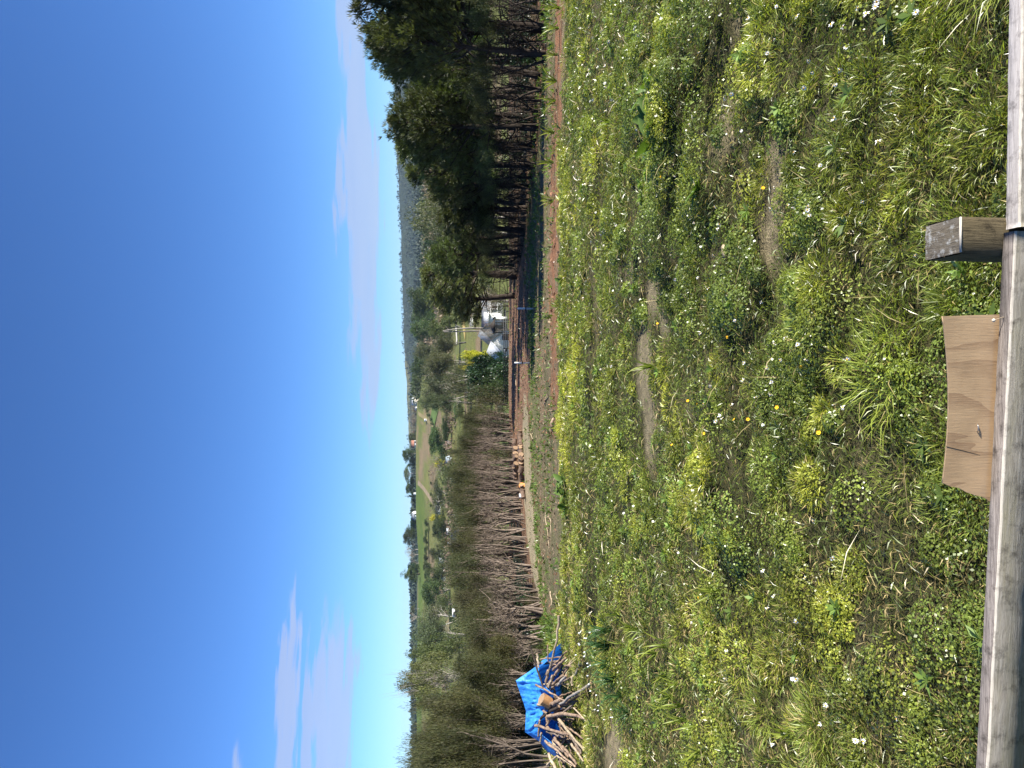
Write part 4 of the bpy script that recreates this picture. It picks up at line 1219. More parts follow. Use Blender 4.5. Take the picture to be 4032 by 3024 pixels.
def lawn():
    mb = MB()
    for (y0, y1, cdens, per, mat_dens, sc) in [(1.5, 3.2, 22, 520, 3400, 1.0), (3.2, 5, 18, 430, 2300, 1.15), (5, 7.5, 13, 320, 1500, 1.45), (7.5, 11, 9, 240, 850, 1.9), (11, 21.5, 5.0, 150, 330, 2.8)]:
        area = (.64 * (y0 + y1) / 2 + 1.3) * 2 * (y1 - y0)
        # --- matted turf under everything
        x, y = scatter(int(area * mat_dens), y0, y1)
        z = height(x, y); px, py = proj(x, y, z)
        col, lm, bare = zone_colour(x, y, px, py)
        k = lm & (rng.random(len(x)) > bare * .95)
        x, y, z, py = x[k], y[k], z[k], py[k]; m = len(x)
        a = rng.uniform(0, 6.283, m); el = rng.uniform(.05, 1.0, m)
        d = np.stack([np.cos(a) * np.cos(el), np.sin(a) * np.cos(el), np.sin(el)], 1)
        L = rng.uniform(.03, .075, m) * (.7 + .3 * sc)
        t = rng.uniform(.5, 1.3, m)
        left = np.clip((py - 1900) / 700, 0, 1)
        dry = rng.random(m) < np.clip(.10 + .6 * (fbm(x * 1.3, y * 1.3, 141, 3) - .42) + .22 * left, .03, .55)
        c = np.stack([t * .125, t * .165, t * .032], 1)
        c[dry] = np.stack([t * .36, t * .28, t * .13], 1)[dry]
        mb.blades(np.stack([x, y, z + canopy(x, y) * rng.random(m)], 1), d, L, rng.uniform(.003, .0065, m) * sc, c, d * np.array([1, 1, -.5]) * L[:, None] * .3)
        # --- cushions and tussocks
        x, y = scatter(int(area * cdens), y0, y1)
        z = height(x, y); px, py = proj(x, y, z)
        col, lm, bare = zone_colour(x, y, px, py)
        k = lm & (bare < .35)
        x, y, z, px, py = x[k], y[k], z[k], px[k], py[k]; n = len(x)
        can = canopy(x, y)
        patch = fbm(x * .8, y * .8, 121, 3)
        kind = fbm(x * .9, y * .9, 111, 3) + rng.normal(size=n) * .07 - .10 * np.clip((py - 1900) / 700, 0, 1) - .06 * np.clip((2450 - px) / 250, 0, 1)
        R = rng.uniform(.07, .24, n) * (.85 + .16 * sc)
        hgt = R * rng.uniform(.22, .55, n) * np.clip(1.15 - .16 * sc, .5, 1) + .012
        tone = rng.uniform(.62, 1.38, n) * (.72 + .56 * patch)
        yel = np.clip(rng.normal(size=n) * .35 + (patch - .45) * 2.2, -.15, 1)
        # clover and creeping broad leaves: domes of small nearly flat leaves
        lim = np.where(py > 2200, .43, .39) + .10 * np.clip((2420 - px) / 200, 0, 1)
        cl = np.nonzero(kind > lim)[0]
        k, r, a = spread(cl, cl, per); k = cl[k]
        r = r ** .8
        ca, sa = np.cos(a), np.sin(a)
        bx, by = x[k] + ca * r * R[k], y[k] + sa * r * R[k]
        bz = z[k] + can[k] + hgt[k] * (1 - r * r) - rng.exponential(.010, len(k)) * (1 + sc * .3)
        slope = 2 * hgt[k] / R[k] * r * .9
        nn = np.stack([ca * slope, sa * slope, np.ones(len(k))], 1) + rng.normal(size=(len(k), 3)) * .42
        nn /= np.linalg.norm(nn, axis=1, keepdims=True)
        d = np.cross(nn, rng.normal(size=(len(k), 3))); d /= np.linalg.norm(d, axis=1, keepdims=True)
        L = rng.uniform(.008, .019, len(k)) * sc
        t = tone[k] * rng.uniform(.7, 1.3, len(k)); ye = np.clip(yel[k] + (rng.random(len(k)) < .05) * .7, 0, 1)
        c = np.stack([t * (.150 + .10 * ye), t * (.198 + .07 * ye), t * .038], 1)
        mb.blades(np.stack([bx, by, bz], 1), d, L, L * rng.uniform(.6, 1.0, len(k)), c, side=np.cross(nn, d))
        # grass tussocks: blades leaning outwards
        gr = np.nonzero((kind <= lim) | (rng.random(n) < .22))[0]
        k, r, a = spread(gr, gr, int(per * .7)); k = gr[k]
        bx, by = x[k] + np.cos(a) * r * R[k] * 1.05, y[k] + np.sin(a) * r * R[k] * 1.05
        far = np.clip((2560 - px[k]) / 260, 0, 1)
        tall = np.where(rng.random(n) < .06, 1.0, .22)[k] + .30 * far
        L = (hgt[k] * rng.uniform(.7, 2.0, len(k)) * np.minimum(tall, 1) * .8 + rng.uniform(.018, .045, len(k))) * (.85 + .15 * sc)
        az_ = a + rng.normal(size=len(k)) * .7
        el = np.clip(1.25 - r * .75 + rng.normal(size=len(k)) * .22, .1, 1.5)
        d = np.stack([np.cos(az_) * np.cos(el), np.sin(az_) * np.cos(el), np.sin(el)], 1)
        bend = np.stack([np.cos(az_), np.sin(az_), -np.ones(len(k))], 1) * (L * rng.uniform(.05, .30, len(k)))[:, None]
        far = np.clip((2480 - px[k]) / 260, 0, 1)
        left = np.clip((py[k] - 1900) / 700, 0, 1)
        t = tone[k] * rng.uniform(.65, 1.35, len(k)); ye = np.clip(yel[k] + far * .35, 0, 1)
        c = np.stack([t * (.180 + .13 * ye), t * (.222 + .095 * ye), t * .042], 1)
        dry = rng.random(len(k)) < (.07 + .12 * left)
        c[dry] = np.stack([t * .36, t * .285, t * .13], 1)[dry]
        mb.blades(np.stack([bx, by, z[k] + can[k] * .8 + hgt[k] * .35 * (1 - r * r)], 1), d, L, rng.uniform(.0028, .0058, len(k)) * sc, c, bend)
        # rosettes of broad weed leaves
        bw = np.nonzero(rng.random(n) < .16)[0]
        k, r, a = spread(bw, bw, 15); k = bw[k]
        el = rng.uniform(.1, .9, len(k))
        d = np.stack([np.cos(a) * np.cos(el), np.sin(a) * np.cos(el), np.sin(el)], 1)
        L = rng.uniform(.035, .08, len(k)) * (.75 + .25 * sc); t = tone[k] * rng.uniform(.8, 1.3, len(k))
        mb.blades(np.stack([x[k], y[k], z[k] + can[k] + hgt[k] * .8], 1), d, L, L * rng.uniform(.22, .42, len(k)), np.stack([t * .135, t * .20, t * .045], 1), d * np.array([.3, .3, -.5]) * L[:, None] * .4,
                  side=np.cross(d, np.array([0, 0, 1.0]) + rng.normal(size=(len(k), 3)) * .3))
    # long dry stalks lying about
    x, y = scatter(1500, 1.8, 15)
    z = height(x, y); px, py = proj(x, y, z)
    _, lm, _ = zone_colour(x, y, px, py)
    x, y, z = x[lm], y[lm], z[lm]; m = len(x)
    a = rng.uniform(0, 6.28, m); el = rng.uniform(.05, .8, m)
    d = np.stack([np.cos(a) * np.cos(el), np.sin(a) * np.cos(el), np.sin(el)], 1)
    t = rng.uniform(.6, 1.2, m)
    mb.blades(np.stack([x, y, z + canopy(x, y) + .04], 1), d, rng.uniform(.10, .30, m), rng.uniform(.0025, .004, m) * (1 + y / 9), np.stack([t * .42, t * .34, t * .17], 1), d * np.array([.5, .5, -.5]) * .1)
    return mb
tag(link('lawn_grass', lawn().mesh('lawn_grass', M['grass'], tint=True)), 'rough green lawn of clover, grass and dry stalks', 'grass', kind='stuff')

# weeds on the beds between the lawn and the trees
def weeds():
    mb = MB()
    N = 90000
    y = np.sqrt(rng.uniform(16 ** 2, 62 ** 2, N)); x = rng.uniform(-.66, .66, N) * y
    z = height(x, y); px, py = proj(x, y, z)
    n = (fbm(x * 1.3, y * .9, 21, 4) - .5); p = px + n * 26
    row0 = line(py, [(0, 2150), (500, 2120), (900, 2088), (1200, 2084), (1800, 2090), (2150, 2108), (2400, 2135), (2500, 2160)])
    row1 = line(py, [(0, 2168), (500, 2140), (900, 2112), (1200, 2106), (1800, 2112), (2150, 2128), (2400, 2150)])
    edge = line(py, LAWN_EDGE)
    cl = fbm(x * 1.1, y * .6, 151, 3)
    w = np.where((p > row0) & (p < row1), .5, 0.0) * (cl > .46)
    w = np.where((p >= row1) & (p < edge), .10 * (cl > .52) + .02, w)
    w = np.where((p < row0) & (py > 1130) & (py < 2300), .012, w)
    w = np.where((py < 1130) & (p < row0) & (p > row0 - 16), .22, w)
    w = np.where((py > 2420) & (p < edge + 40) & (p > 2090), .8, w)
    k = rng.random(N) < w
    x, y, z, py = x[k], y[k], z[k], py[k]; m = len(x); per = 5
    b = np.repeat(np.stack([x, y, z], 1), per, 0) + rng.normal(size=(m * per, 3)) * np.array([.05, .05, .005])
    d = rand_unit(m * per) * .8 + np.array([0, 0, .8]); d /= np.linalg.norm(d, axis=1, keepdims=True)
    t = np.repeat(rng.uniform(.6, 1.4, m), per)
    L = rng.uniform(.07, .20, m * per)
    mb.blades(b, d, L, L * rng.uniform(.10, .34, m * per), np.stack([t * .10, t * .155, t * .03], 1))
    return mb
tag(link('bed_weeds', weeds().mesh('bed_weeds', M['grass'], tint=True)), 'low green weeds in rows on the bare garden beds', 'weeds', kind='stuff')
# chips and clods on the mulch and dirt
def chips():
    mb = MB()
    N = 26000
    y = np.sqrt(rng.uniform(17 ** 2, 61 ** 2, N)); x = rng.uniform(-.6, .6, N) * y
    z = height(x, y); px, py = proj(x, y, z)
    lm = px > line(py, LAWN_EDGE) - 2
    gv = (px > 2052) & (px < 2130) & (py > 1640) & (py < 2380) & (px < line(py, [(1600, 2080), (1900, 2094), (2100, 2107), (2380, 2130)]))
    k = ~lm & ~(gv & (rng.random(N) < .9))
    x, y, z = x[k], y[k], z[k]; m = len(x)
    a = rng.uniform(0, 6.28, m)
    d = np.stack([np.cos(a), np.sin(a), rng.uniform(0, .5, m)], 1); d /= np.linalg.norm(d, axis=1, keepdims=True)
    t = rng.uniform(.4, 1.5, m)[:, None]
    red = (rng.random(m) < .4)[:, None]
    c = np.where(red, np.array((.20, .105, .06)), np.array((.19, .145, .095))) * t
    L = rng.uniform(.05, .17, m)
    mb.blades(np.stack([x, y, z + .01], 1), d, L, L * .4, c, side=np.cross(d, np.array([0, 0, 1.0]) + rng.normal(size=(m, 3)) * .4))
    return mb
M['chips'] = leafy('bark_chip', (1, 1, 1), .9, .0, .1, .0)
tag(link('bark_chips', chips().mesh('bark_chips', M['chips'], tint=True)), 'brown bark chips and clods scattered over the beds', 'bark chips', kind='stuff')

# ------------------------------------------------------------------ plants in the lawn
def col_leaf(name, base, tip, rough=.4, trans=.3):
    m, nt, b, o = new_mat(name)
    tcn = nd(nt, 'ShaderNodeTexCoord'); sp_ = nd(nt, 'ShaderNodeSeparateXYZ'); nt.links.new(tcn.outputs['Generated'], sp_.inputs[0])
    n = noise(nt, 9, 4, .6, tcn.outputs['Object'])
    c = mixrgb(nt, sp_.outputs['X'], base, tip)
    c = mixrgb(nt, 1.0, c, mixrgb(nt, n, (.75, .75, .75), (1.25, 1.25, 1.2)), 'MULTIPLY')
    nt.links.new(c, b.inputs['Base Color']); b.inputs['Roughness'].default_value = rough
    tr = nd(nt, 'ShaderNodeBsdfTranslucent'); nt.links.new(mixrgb(nt, 1.0, c, (1.2, 1.25, .6), 'MULTIPLY'), tr.inputs['Color'])
    mx = nd(nt, 'ShaderNodeMixShader'); mx.inputs[0].default_value = trans
    nt.links.new(b.outputs[0], mx.inputs[1]); nt.links.new(tr.outputs[0], mx.inputs[2]); nt.links.new(mx.outputs[0], o.inputs['Surface'])
    return m
M['dock'] = col_leaf('dock_leaf', (.075, .13, .022), (.11, .18, .03), .55)
M['sword'] = col_leaf('sword_leaf', (.11, .17, .025), (.30, .33, .045), .4, .4)
M['bulb'] = col_leaf('bulb_leaf', (.045, .10, .030), (.085, .17, .055), .35)
def leaf_mesh(name, L, W, arch, mat, prof):
    """a broad leaf along +x, arching, folded at the midrib"""
    n = 7; mb = MB(); v = []
    for i in range(n):
        f = i / (n - 1)
        w = W * .5 * prof(f)
        x = L * f * (1 - .12 * arch * f); z = L * arch * (f - 1.15 * f * f)
        v += [(x, -w, z + w * .35), (x, 0, z), (x, w, z + w * .35)]
    q = []
    for i in range(n - 1):
        for j in range(2):
            a = i * 3 + j; q.append((a, a + 1, a + 4, a + 3))
    mb.add(v, q)
    return mb.mesh(name, mat, True)
dprof = lambda f: max(.05, math.sin(math.pi * min(1, f * .95 + .03)) ** .8 * (1.1 - .3 * f))
sprof = lambda f: max(.04, min(1, f * 4 + .5) * (1 - f ** 3))
DOCK = [leaf_mesh('dock_leaf', L, L * .36, a, M['dock'], dprof) for L, a in ((.20, .5), (.25, .35), (.16, .7))]
SWORD = [leaf_mesh('sword_leaf', L, W, a, M['sword'], sprof) for L, W, a in ((.30, .020, .25), (.36, .024, .5), (.24, .018, .1))]
BULB = [leaf_mesh('bulb_leaf', L, W, a, M['bulb'], sprof) for L, W, a in ((.34, .016, .35), (.40, .017, .7), (.30, .015, .15))]
def rosette(name, label, cat, pos, leaves, n, elo, ehi, scale, group):
    t = thing(name, label, cat, pos, group, rng.uniform(0, 6.28))
    t.scale = (scale,) * 3
    for i in range(n):
        o = link('leaf', leaves[i % len(leaves)], t, (rng.normal() * .015, rng.normal() * .015, 0))
        o.rotation_euler = (rng.normal() * .25, -rng.uniform(elo, ehi), i * 2.4 + rng.normal() * .4)
        s = rng.uniform(.7, 1.15); o.scale = (s, s, s)
    return t
docks = [(2640, 345, 1.7, 'nearest the pines in the big dock patch'), (2668, 400, 1.6, 'in the middle of the big dock patch'), (2640, 450, 1.7, 'at the far edge of the big dock patch'),
         (2700, 470, 1.5, 'at the near edge of the big dock patch'), (2672, 545, 1.6, 'at the outer end of the big dock patch, away from the pines'), (2830, 742, .9, 'in the shade of the mound below the big patch'),
         (2232, 1895, 1.35, 'at the lawn edge below the firewood, nearer the pegs'), (2236, 1945, 1.45, 'at the lawn edge below the firewood, middle of three'), (2240, 1995, 1.3, 'at the lawn edge below the firewood, nearer the tarp'),
         (2225, 1105, 1.1, 'at the lawn edge beside the red soil strip')]
for (px, py, s, w) in docks:
    g = ground(px, py)
    rosette('dock_plant', 'broad-leaved dock plant %s' % w, 'plant', (g.x, g.y, g.z + canopy(np.array([g.x]), np.array([g.y]))[0] * .5), DOCK, 11, .35, 1.1, s, 'dock plants in the lawn')
swords = [(3160, 2880, .75, 16, 'largest yellow-green sword-leaved clump, in the near lawn below the tarp'), (2585, 1445, .95, 14, 'yellow-green sword-leaved clump in the middle of the lawn'), (2410, 480, 1.1, 12, 'yellow-green sword-leaved clump beyond the dock patch'),
          (2460, 990, 1.0, 12, 'sword-leaved clump beside the bare silt patch'), (3345, 2625, .45, 6, 'small sword-leaved shoot in the near lawn'), (3080, 2990, .5, 7, 'sword-leaved shoot at the photo edge below the largest clump')]
lab_row = 'yellow-green sword-leaved clump along the soil strip by the pines, %s from the photo edge'
for i, (px, py) in enumerate([(2212, 35), (2206, 110), (2200, 215), (2196, 320), (2192, 400), (2186, 520), (2184, 640), (2182, 790)]):
    swords.append((px, py, 1.5, 12, lab_row % ORD[i]))
lab_l = 'yellow-green sword-leaved clump in the lawn below the tarp, %s from the soil beds'
for i, (px, py) in enumerate([(2395, 2440), (2450, 2420), (2470, 2540), (2500, 2465), (2530, 2480), (2560, 2640), (2600, 2570), (2635, 2540), (2640, 2660), (2665, 2740), (2690, 2690), (2700, 2780), (2720, 2830), (2760, 2860), (2790, 2960), (2850, 2330)]):
    swords.append((px, py, rng.uniform(.7, 1.0), 10, lab_l % ORD[i]))
for (px, py, s, n, lab) in swords:
    g = ground(px, py)
    rosette('sword_leaf_plant', lab, 'plant', (g.x, g.y, g.z + .02), SWORD, n, .6, 1.35, s, 'sword-leaved clumps in the lawn')
M['petal'] = plain('white_petal', (.86, .86, .84), .6, .04, 30, bmp=0)
M['eye'] = plain('yellow_flower_eye', (.85, .48, .02), .7, .15, 60, bmp=.2)
M['stalk'] = plain('flower_stalk', (.12, .16, .045), .6, .2, 20, bmp=0)
bl = MB(); bl.tube([(0, 0, .006), (0, 0, 0), (0, 0, -.012)], [.003, .006, .008], 6)
BELL = bl.mesh('bell_flower', M['petal'], True)
for i, (px, py, s) in enumerate([(2420, 2480, 1.25), (2412, 2545, 1.3), (2425, 2610, 1.25), (2440, 2672, 1.2), (2462, 2735, 1.1), (2500, 2800, .9)]):
    g = ground(px, py)
    t = rosette('snowflake_plant', 'dark green bulb clump with white bell flowers, %s from the soil beds' % ORD[i], 'plant', (g.x, g.y, g.z + .02), BULB, 34, .5, 1.45, s, 'white-flowered bulb clumps')
    for k in range(4):
        a = rng.uniform(0, 6.28); r = rng.uniform(.05, .2)
        f = link('flower', BELL, t, (math.cos(a) * r, math.sin(a) * r, rng.uniform(.28, .40)))
        st = MB(); st.tube([(0, 0, .002), (-math.cos(a) * r * .7, -math.sin(a) * r * .7, -.27)], [.0016, .002], 4, caps=False)
        link('stem', st.mesh('bell_stem', M['stalk']), f)
# daisies
def daisy_mesh():
    mb = MB(); n = 14
    for k in range(n):
        a = k / n * 6.2832 + rng.normal() * .05; w = .0042; L = rng.uniform(.017, .021)
        c, s = math.cos(a), math.sin(a)
        pt = lambda r, t, z: (c * r - s * t, s * r + c * t, z)
        dr = rng.normal() * .003
        mb.add([pt(.003, -w * .4, 0), pt(.003, w * .4, 0), pt(L * .65, w * .55, .002 + dr), pt(L, 0, dr * 2), pt(L * .65, -w * .55, .002 + dr)], [(0, 4, 2, 1)], [(4, 3, 2)])
    return mb.mesh('daisy_petals', M['petal'])
PET = [daisy_mesh() for _ in range(3)]
eb = MB(); eb.tube([(0, 0, -.001), (0, 0, .003), (0, 0, .0055)], [.0062, .0058, .002], 9); EYE = eb.mesh('daisy_eye', M['eye'], True)
def stem_mesh(L, name='daisy_stem'):
    mb = MB(); p, _ = wander((0, 0, -L), (rng.normal() * .12, rng.normal() * .12, 1), L, 4, .05)
    p = p - p[-1]
    mb.tube(p, [.0022, .002, .0018, .0016, .0016], 4, caps=False); return mb.mesh(name, M['stalk'])
STEM = [stem_mesh(L) for L in (.09, .13, .17)]
listed = [(3425, 113), (3358, 102), (3650, 375), (3599, 563), (3561, 34), (3540, 14), (3398, 283), (3387, 341), (3381, 470), (3735, 58), (3520, 61), (3302, 293), (3054, 1565), (2956, 1592), (2913, 1636), (3090, 1672),
          (3027, 1770), (3307, 1357), (3291, 1417), (3153, 1419), (3231, 1330), (3122, 1504), (3112, 1553), (3408, 1594), (3457, 1603), (3421, 1417), (3446, 1417), (3203, 2669), (3124, 2927), (3681, 2822),
          (3160, 2888), (3314, 2845), (2673, 1770), (2563, 1805), (2636, 1936), (2200, 1032), (2212, 1034), (2242, 1068), (2289, 1079), (2234, 1094), (2297, 1105), (2300, 1121), (2341, 1108), (2347, 1158), (2326, 1173),
          (2281, 1197), (2268, 1184), (2300, 1181), (2258, 1160), (2431, 1239), (2268, 1254), (2273, 1273), (2258, 1288), (2397, 1310), (3255, 830), (3268, 815), (3285, 850), (3330, 655), (3470, 882), (3535, 800), (3300, 2050), (3750, 1010), (3420, 190), (3470, 40),
          (3025, 380), (2920, 330), (2680, 625), (2740, 375), (3010, 520), (2420, 330), (2440, 395), (2425, 345)]
spec = {}
for i in range(150):
    if i < 62:
        listed.append((rng.uniform(2215, 2420), rng.uniform(0, 1000)))
    elif i < 105:
        listed.append((rng.uniform(2420, 3300), rng.uniform(0, 900)))
    else:
        listed.append((rng.uniform(2400, 3500), rng.uniform(900, 3000)))
spec = {2: 'white daisy with a yellow eye between the fence post and the photo edge', 3: 'white daisy in the near lawn, closest to the fence post', 23: 'white daisy in the near lawn beyond the plywood board, left one of a close pair',
        24: 'white daisy in the near lawn beyond the plywood board, right one of a close pair', 29: 'white daisy low in the near lawn beside the long rail'}
def flower(name, label, cat, px, py, heads, eye, group, sz, face):
    g = ground(px, py)
    if g.y < 1.9:
        return
    L = rng.integers(0, 3)
    hgt = canopy(np.array([g.x]), np.array([g.y]))[0] + rng.uniform(.07, .12)
    t = thing(name, label, cat, (g.x, g.y, g.z + hgt), group, rng.uniform(0, 6.28))
    t.scale = (sz,) * 3
    t.rotation_euler = (SUNV.y * .5 + rng.normal() * .35 + face, SUNV.x * .6 + rng.normal() * .35, rng.uniform(0, 6.28))
    link('petals', heads[rng.integers(0, len(heads))], t)
    link('eye', eye, t)
    s = link('stem', STEM[L], t)
for i, (px, py) in enumerate(listed):
    far = px < 2450
    flower('daisy', spec.get(i, 'small white daisy with a yellow eye out in the far lawn' if far else 'small white daisy with a yellow eye in the near lawn'), 'flower', px, py, PET, EYE,
           'daisies in the far lawn' if far else ('daisies in the near lawn'), rng.uniform(.7, 1.1) * (1.2 if far else .9), .35)
def cup_mesh():
    mb = MB()
    for k in range(5):
        a = k * 1.2566; c, s = math.cos(a), math.sin(a)
        pt = lambda r, t, z: (c * r - s * t, s * r + c * t, z)
        mb.add([pt(.001, 0, 0), pt(.007, .0055, .003), pt(.012, 0, .006), pt(.007, -.0055, .003)], [(0, 1, 2, 3)])
    return mb.mesh('buttercup_petals', M['eye'])
CUP = [cup_mesh()]
for (px, py) in [(3142, 1604), (2974, 1327), (3008, 1650), (2972, 1652), (3334, 1703), (2778, 1578), (2812, 1591), (2863, 1706), (2696, 1752), (2715, 700), (3066, 743), (2640, 1275), (2810, 2350), (3265, 1444)]:
    flower('buttercup', 'small yellow buttercup in the lawn', 'flower', px, py, CUP, EYE, 'buttercups in the lawn', 1.2, .2)
# pale offcuts lying in the grass and fallen sticks on the beds
cut = MB(); cut.box((-.06, -.02, 0), (.06, .02, .012))
g = ground(2885, 990)
o = tag(link('wood_offcut', cut.mesh('wood_offcut', M['stick']), None, (g.x, g.y, g.z + .05)), 'pale split wood offcut lying on the bare silt in the lawn', 'offcut'); o.rotation_euler = (.2, .1, .6)
stick_px = [((2195, 2424), (2188, 2470), .035, 'pale broken branch lying at the lawn edge beyond the woodpile'), ((2150, 2020), (2165, 2160), .018, 'long pale stick on the dirt bed below the hedge'),
            ((2168, 2040), (2172, 2100), .012, 'thin curved stick on the dirt bed below the gravel'), ((2085, 1700), (2098, 1728), .02, 'short pale stick at the end of the gravel track'),
            ((2142, 1666), (2138, 1722), .016, 'thin yellow stick beside the green strip of the bed'), ((2170, 2330), (2175, 2380), .02, 'pale stick on the weedy bed near the tarp'),
            ((2120, 1480), (2118, 1500), .03, 'short thick stick on the mulch by the pegs'), ((2148, 1590), (2160, 1560), .022, 'bent stick on the bare bed below the mulch'),
            ((2032, 1495), (2034, 1520), .03, 'pale splinter of wood on the mulch crest'), ((2185, 2380), (2210, 2360), .02, 'stick leaning on the lawn edge by the woodpile')]
for (a, b_, r, lab) in stick_px:
    p, q = ground(*a), ground(*b_)
    mb = MB(); n = 6
    P = np.array([np.array(p.lerp(q, i / (n - 1))) for i in range(n)])
    P[:, 2] = height(P[:, 0], P[:, 1]) + r * .9; P += rng.normal(size=P.shape) * r * .5
    c0 = P.mean(0)
    mb.tube(P - c0, np.linspace(r, r * .6, n), 6)
    tag(link('fallen_stick', mb.mesh('fallen_stick', M['stick'], True), None, c0), lab, 'stick', 'sticks lying on the beds')
# rotten stump lump at the red strip
g = ground(2182, 1672)
tb = MB(); tb.tube([(-.18, 0, .02), (-.08, .02, .05), (.05, 0, .06), (.18, -.03, .02)], [.03, .05, .05, .02], 8)
tag(link('log', tb.mesh('rotten_log', M['branch'], True), None, (g.x, g.y, g.z)), 'rotten orange-brown log at the lawn edge on the red soil strip', 'log')

# ------------------------------------------------------------------ marker pegs
for (py, pb, pt, lab) in [(1215, 2101, 2038, 'white marker peg with a black clip on the mulch, nearer the pines'), (1429, 2086, 2026, 'white marker peg with a black clip on the mulch, nearer the firewood')]:
    g = ground(pb, py); top = at(pt, py, g.y)
    t = thing('marker_peg', lab, 'peg', tuple(g), 'white marker pegs')
    h = top.z - g.z
    b = MB(); b.tube([(0, 0, -.15), (0, 0, h * .98), (0, 0, h)], [.042, .042, .03], 8); link('rod', b.mesh('peg_rod', M['white'], True), t)
    b = MB(); b.tube([(0, 0, h * .46), (0, 0, h * .53)], [.055, .055], 8); c = link('clip', b.mesh('peg_clip', M['black']), t)
    b = MB(); b.tube([(.05, 0, h * .5), (.11, -.02, h * .5)], [.015, .012], 5); link('lug', b.mesh('peg_lug', M['black']), c)

# ------------------------------------------------------------------ firewood rounds along the gravel
M['cutend'] = plain('cut_wood', (.25, .165, .10), .8, .25, 30, bmp=.2)
M['cutorange'] = plain('fresh_orange_cut', (.62, .25, .07), .8, .2, 20, bmp=.2)
def round_mesh(r, L, kind):
    mb = MB(); s = 11
    th = np.linspace(0, 6.2832, s, endpoint=False); wob = 1 + rng.normal(size=s) * .05
    rows = []
    for z in (-L / 2, -L / 6, L / 6, L / 2):
        rows.append(np.stack([np.cos(th) * r * wob, np.sin(th) * r * wob, np.full(s, z)], 1))
    v = np.concatenate(rows); q = []
    for i in range(3):
        for j in range(s):
            q.append((i * s + j, i * s + (j + 1) % s, (i + 1) * s + (j + 1) % s, (i + 1) * s + j))
    mb.add(v, q); body = mb.mesh('log_bark', M['bark_round'], False)
    e = MB()
    ends = []
    for z in (-L / 2 - .002, L / 2 + .002):
        e = MB()
        vv = np.vstack([np.stack([np.cos(th) * r * wob * .97, np.sin(th) * r * wob * .97, np.full(s, z)], 1), [(0, 0, z)]])
        e.add(vv, None, [(j, (j + 1) % s, s) if z > 0 else ((j + 1) % s, j, s) for j in range(s)])
        ends.append(e.mesh('log_end', M[kind]))
    return body, ends
M['branch_'] = M['branch']
ROUNDS = [round_mesh(.13, .30, 'cutend'), round_mesh(.16, .36, 'cutend'), round_mesh(.11, .40, 'cutend'), round_mesh(.15, .26, 'cutend')]
ORANGE = round_mesh(.17, .28, 'cutorange')
logs = []
orange = False
py = 1712.0
while py < 1950:
    lay = 1 if (1735 < py < 1900 and rng.random() < .75) else 0
    for l in range(lay + 1):
        logs.append((py + rng.normal() * 3, l))
    py += rng.uniform(9, 13)
for i, (py, l) in enumerate(logs):
    base = line(py, [(1700, 2056), (1800, 2063), (1900, 2064), (1950, 2070)])
    g = ground(base - l * 6, py)
    rr = ROUNDS[rng.integers(0, 4)]; lab = 'bark-covered firewood round in the heap along the gravel track'; grp = 'firewood rounds along the gravel'
    if not orange and py > 1908 and l == 0:
        orange = True
        rr = ORANGE; lab = 'firewood round with a bright orange cut face beside the gravel'; grp = None
    t = thing('firewood_round', lab, 'log', (g.x, g.y, H(g.x, g.y) + .14 + l * .25), grp)
    t.rotation_euler = (math.pi / 2 + rng.normal() * .2, rng.normal() * .2, rng.uniform(.55, 2.6))
    link('bark', rr[0], t)
    for e in rr[1]:
        link('cut_face', e, t)
for (py, lab) in [(1768, 'white bucket standing among the firewood rounds'), (1952, 'white bucket at the tarp end of the firewood rounds')]:
    g = ground(2052 if py < 1900 else 2064, py)
    t = thing('bucket', lab, 'bucket', (g.x, g.y, g.z))
    b = MB(); b.tube([(0, 0, 0), (0, 0, .26), (0, 0, .27), (0, 0, .06)], [.10, .125, .115, .09], 12, caps=False); link('pail', b.mesh('bucket_pail', M['white'], True), t)
    b = MB(); a = np.linspace(0, math.pi, 9); b.tube(np.stack([np.cos(a) * .12, a * 0, .26 + np.sin(a) * .1], 1), [.004] * 9, 4); link('handle', b.mesh('bucket_handle', M['black']), t)

# ------------------------------------------------------------------ woodpile under the blue tarp
def pile_d(px):
    return float(np.interp(px, [2060, 2110, 2200, 2345], [14.8, 14.5, 13.55, 11.85]))
def stick_obj(name, ctrl, dia, lab, mat='branch', group='branches of the woodpile', dd=0.0):
    P = []
    for (px, py) in ctrl:
        p = at(px, py, pile_d(px) + dd); g = H(p.x, p.y) + .02
        P.append((p.x, p.y, max(p.z, g)))
    P = np.array(P); n = 8
    t = np.linspace(0, len(P) - 1, n)
    Q = np.stack([np.interp(t, range(len(P)), P[:, i]) for i in range(3)], 1)
    r = dia * .5 * 13.8 / FPX * .88
    Q[1:-1] += rng.normal(size=(n - 2, 3)) * r * .35
    c0 = Q.mean(0)
    mb = MB()
    rad = np.linspace(r * 1.08, r * .82, n) * (1 + rng.normal(size=n) * .07)
    mb.tube(Q - c0, rad, 8, caps=False)
    root = thing(name, lab, 'branch', tuple(c0), group)
    link('bark', mb.mesh('branch_bark', M[mat], True), root)
    for s in (0, -1):
        e = MB()
        d = unit(Q[s] - Q[1 if s == 0 else -2])
        e.tube([Q[s] - c0 - d * .004, Q[s] - c0 + d * .003], [rad[s] * 1.0, rad[s] * .96], 8)
        link('cut_end', e.mesh('branch_cut', M['cutend']), root)
    return root
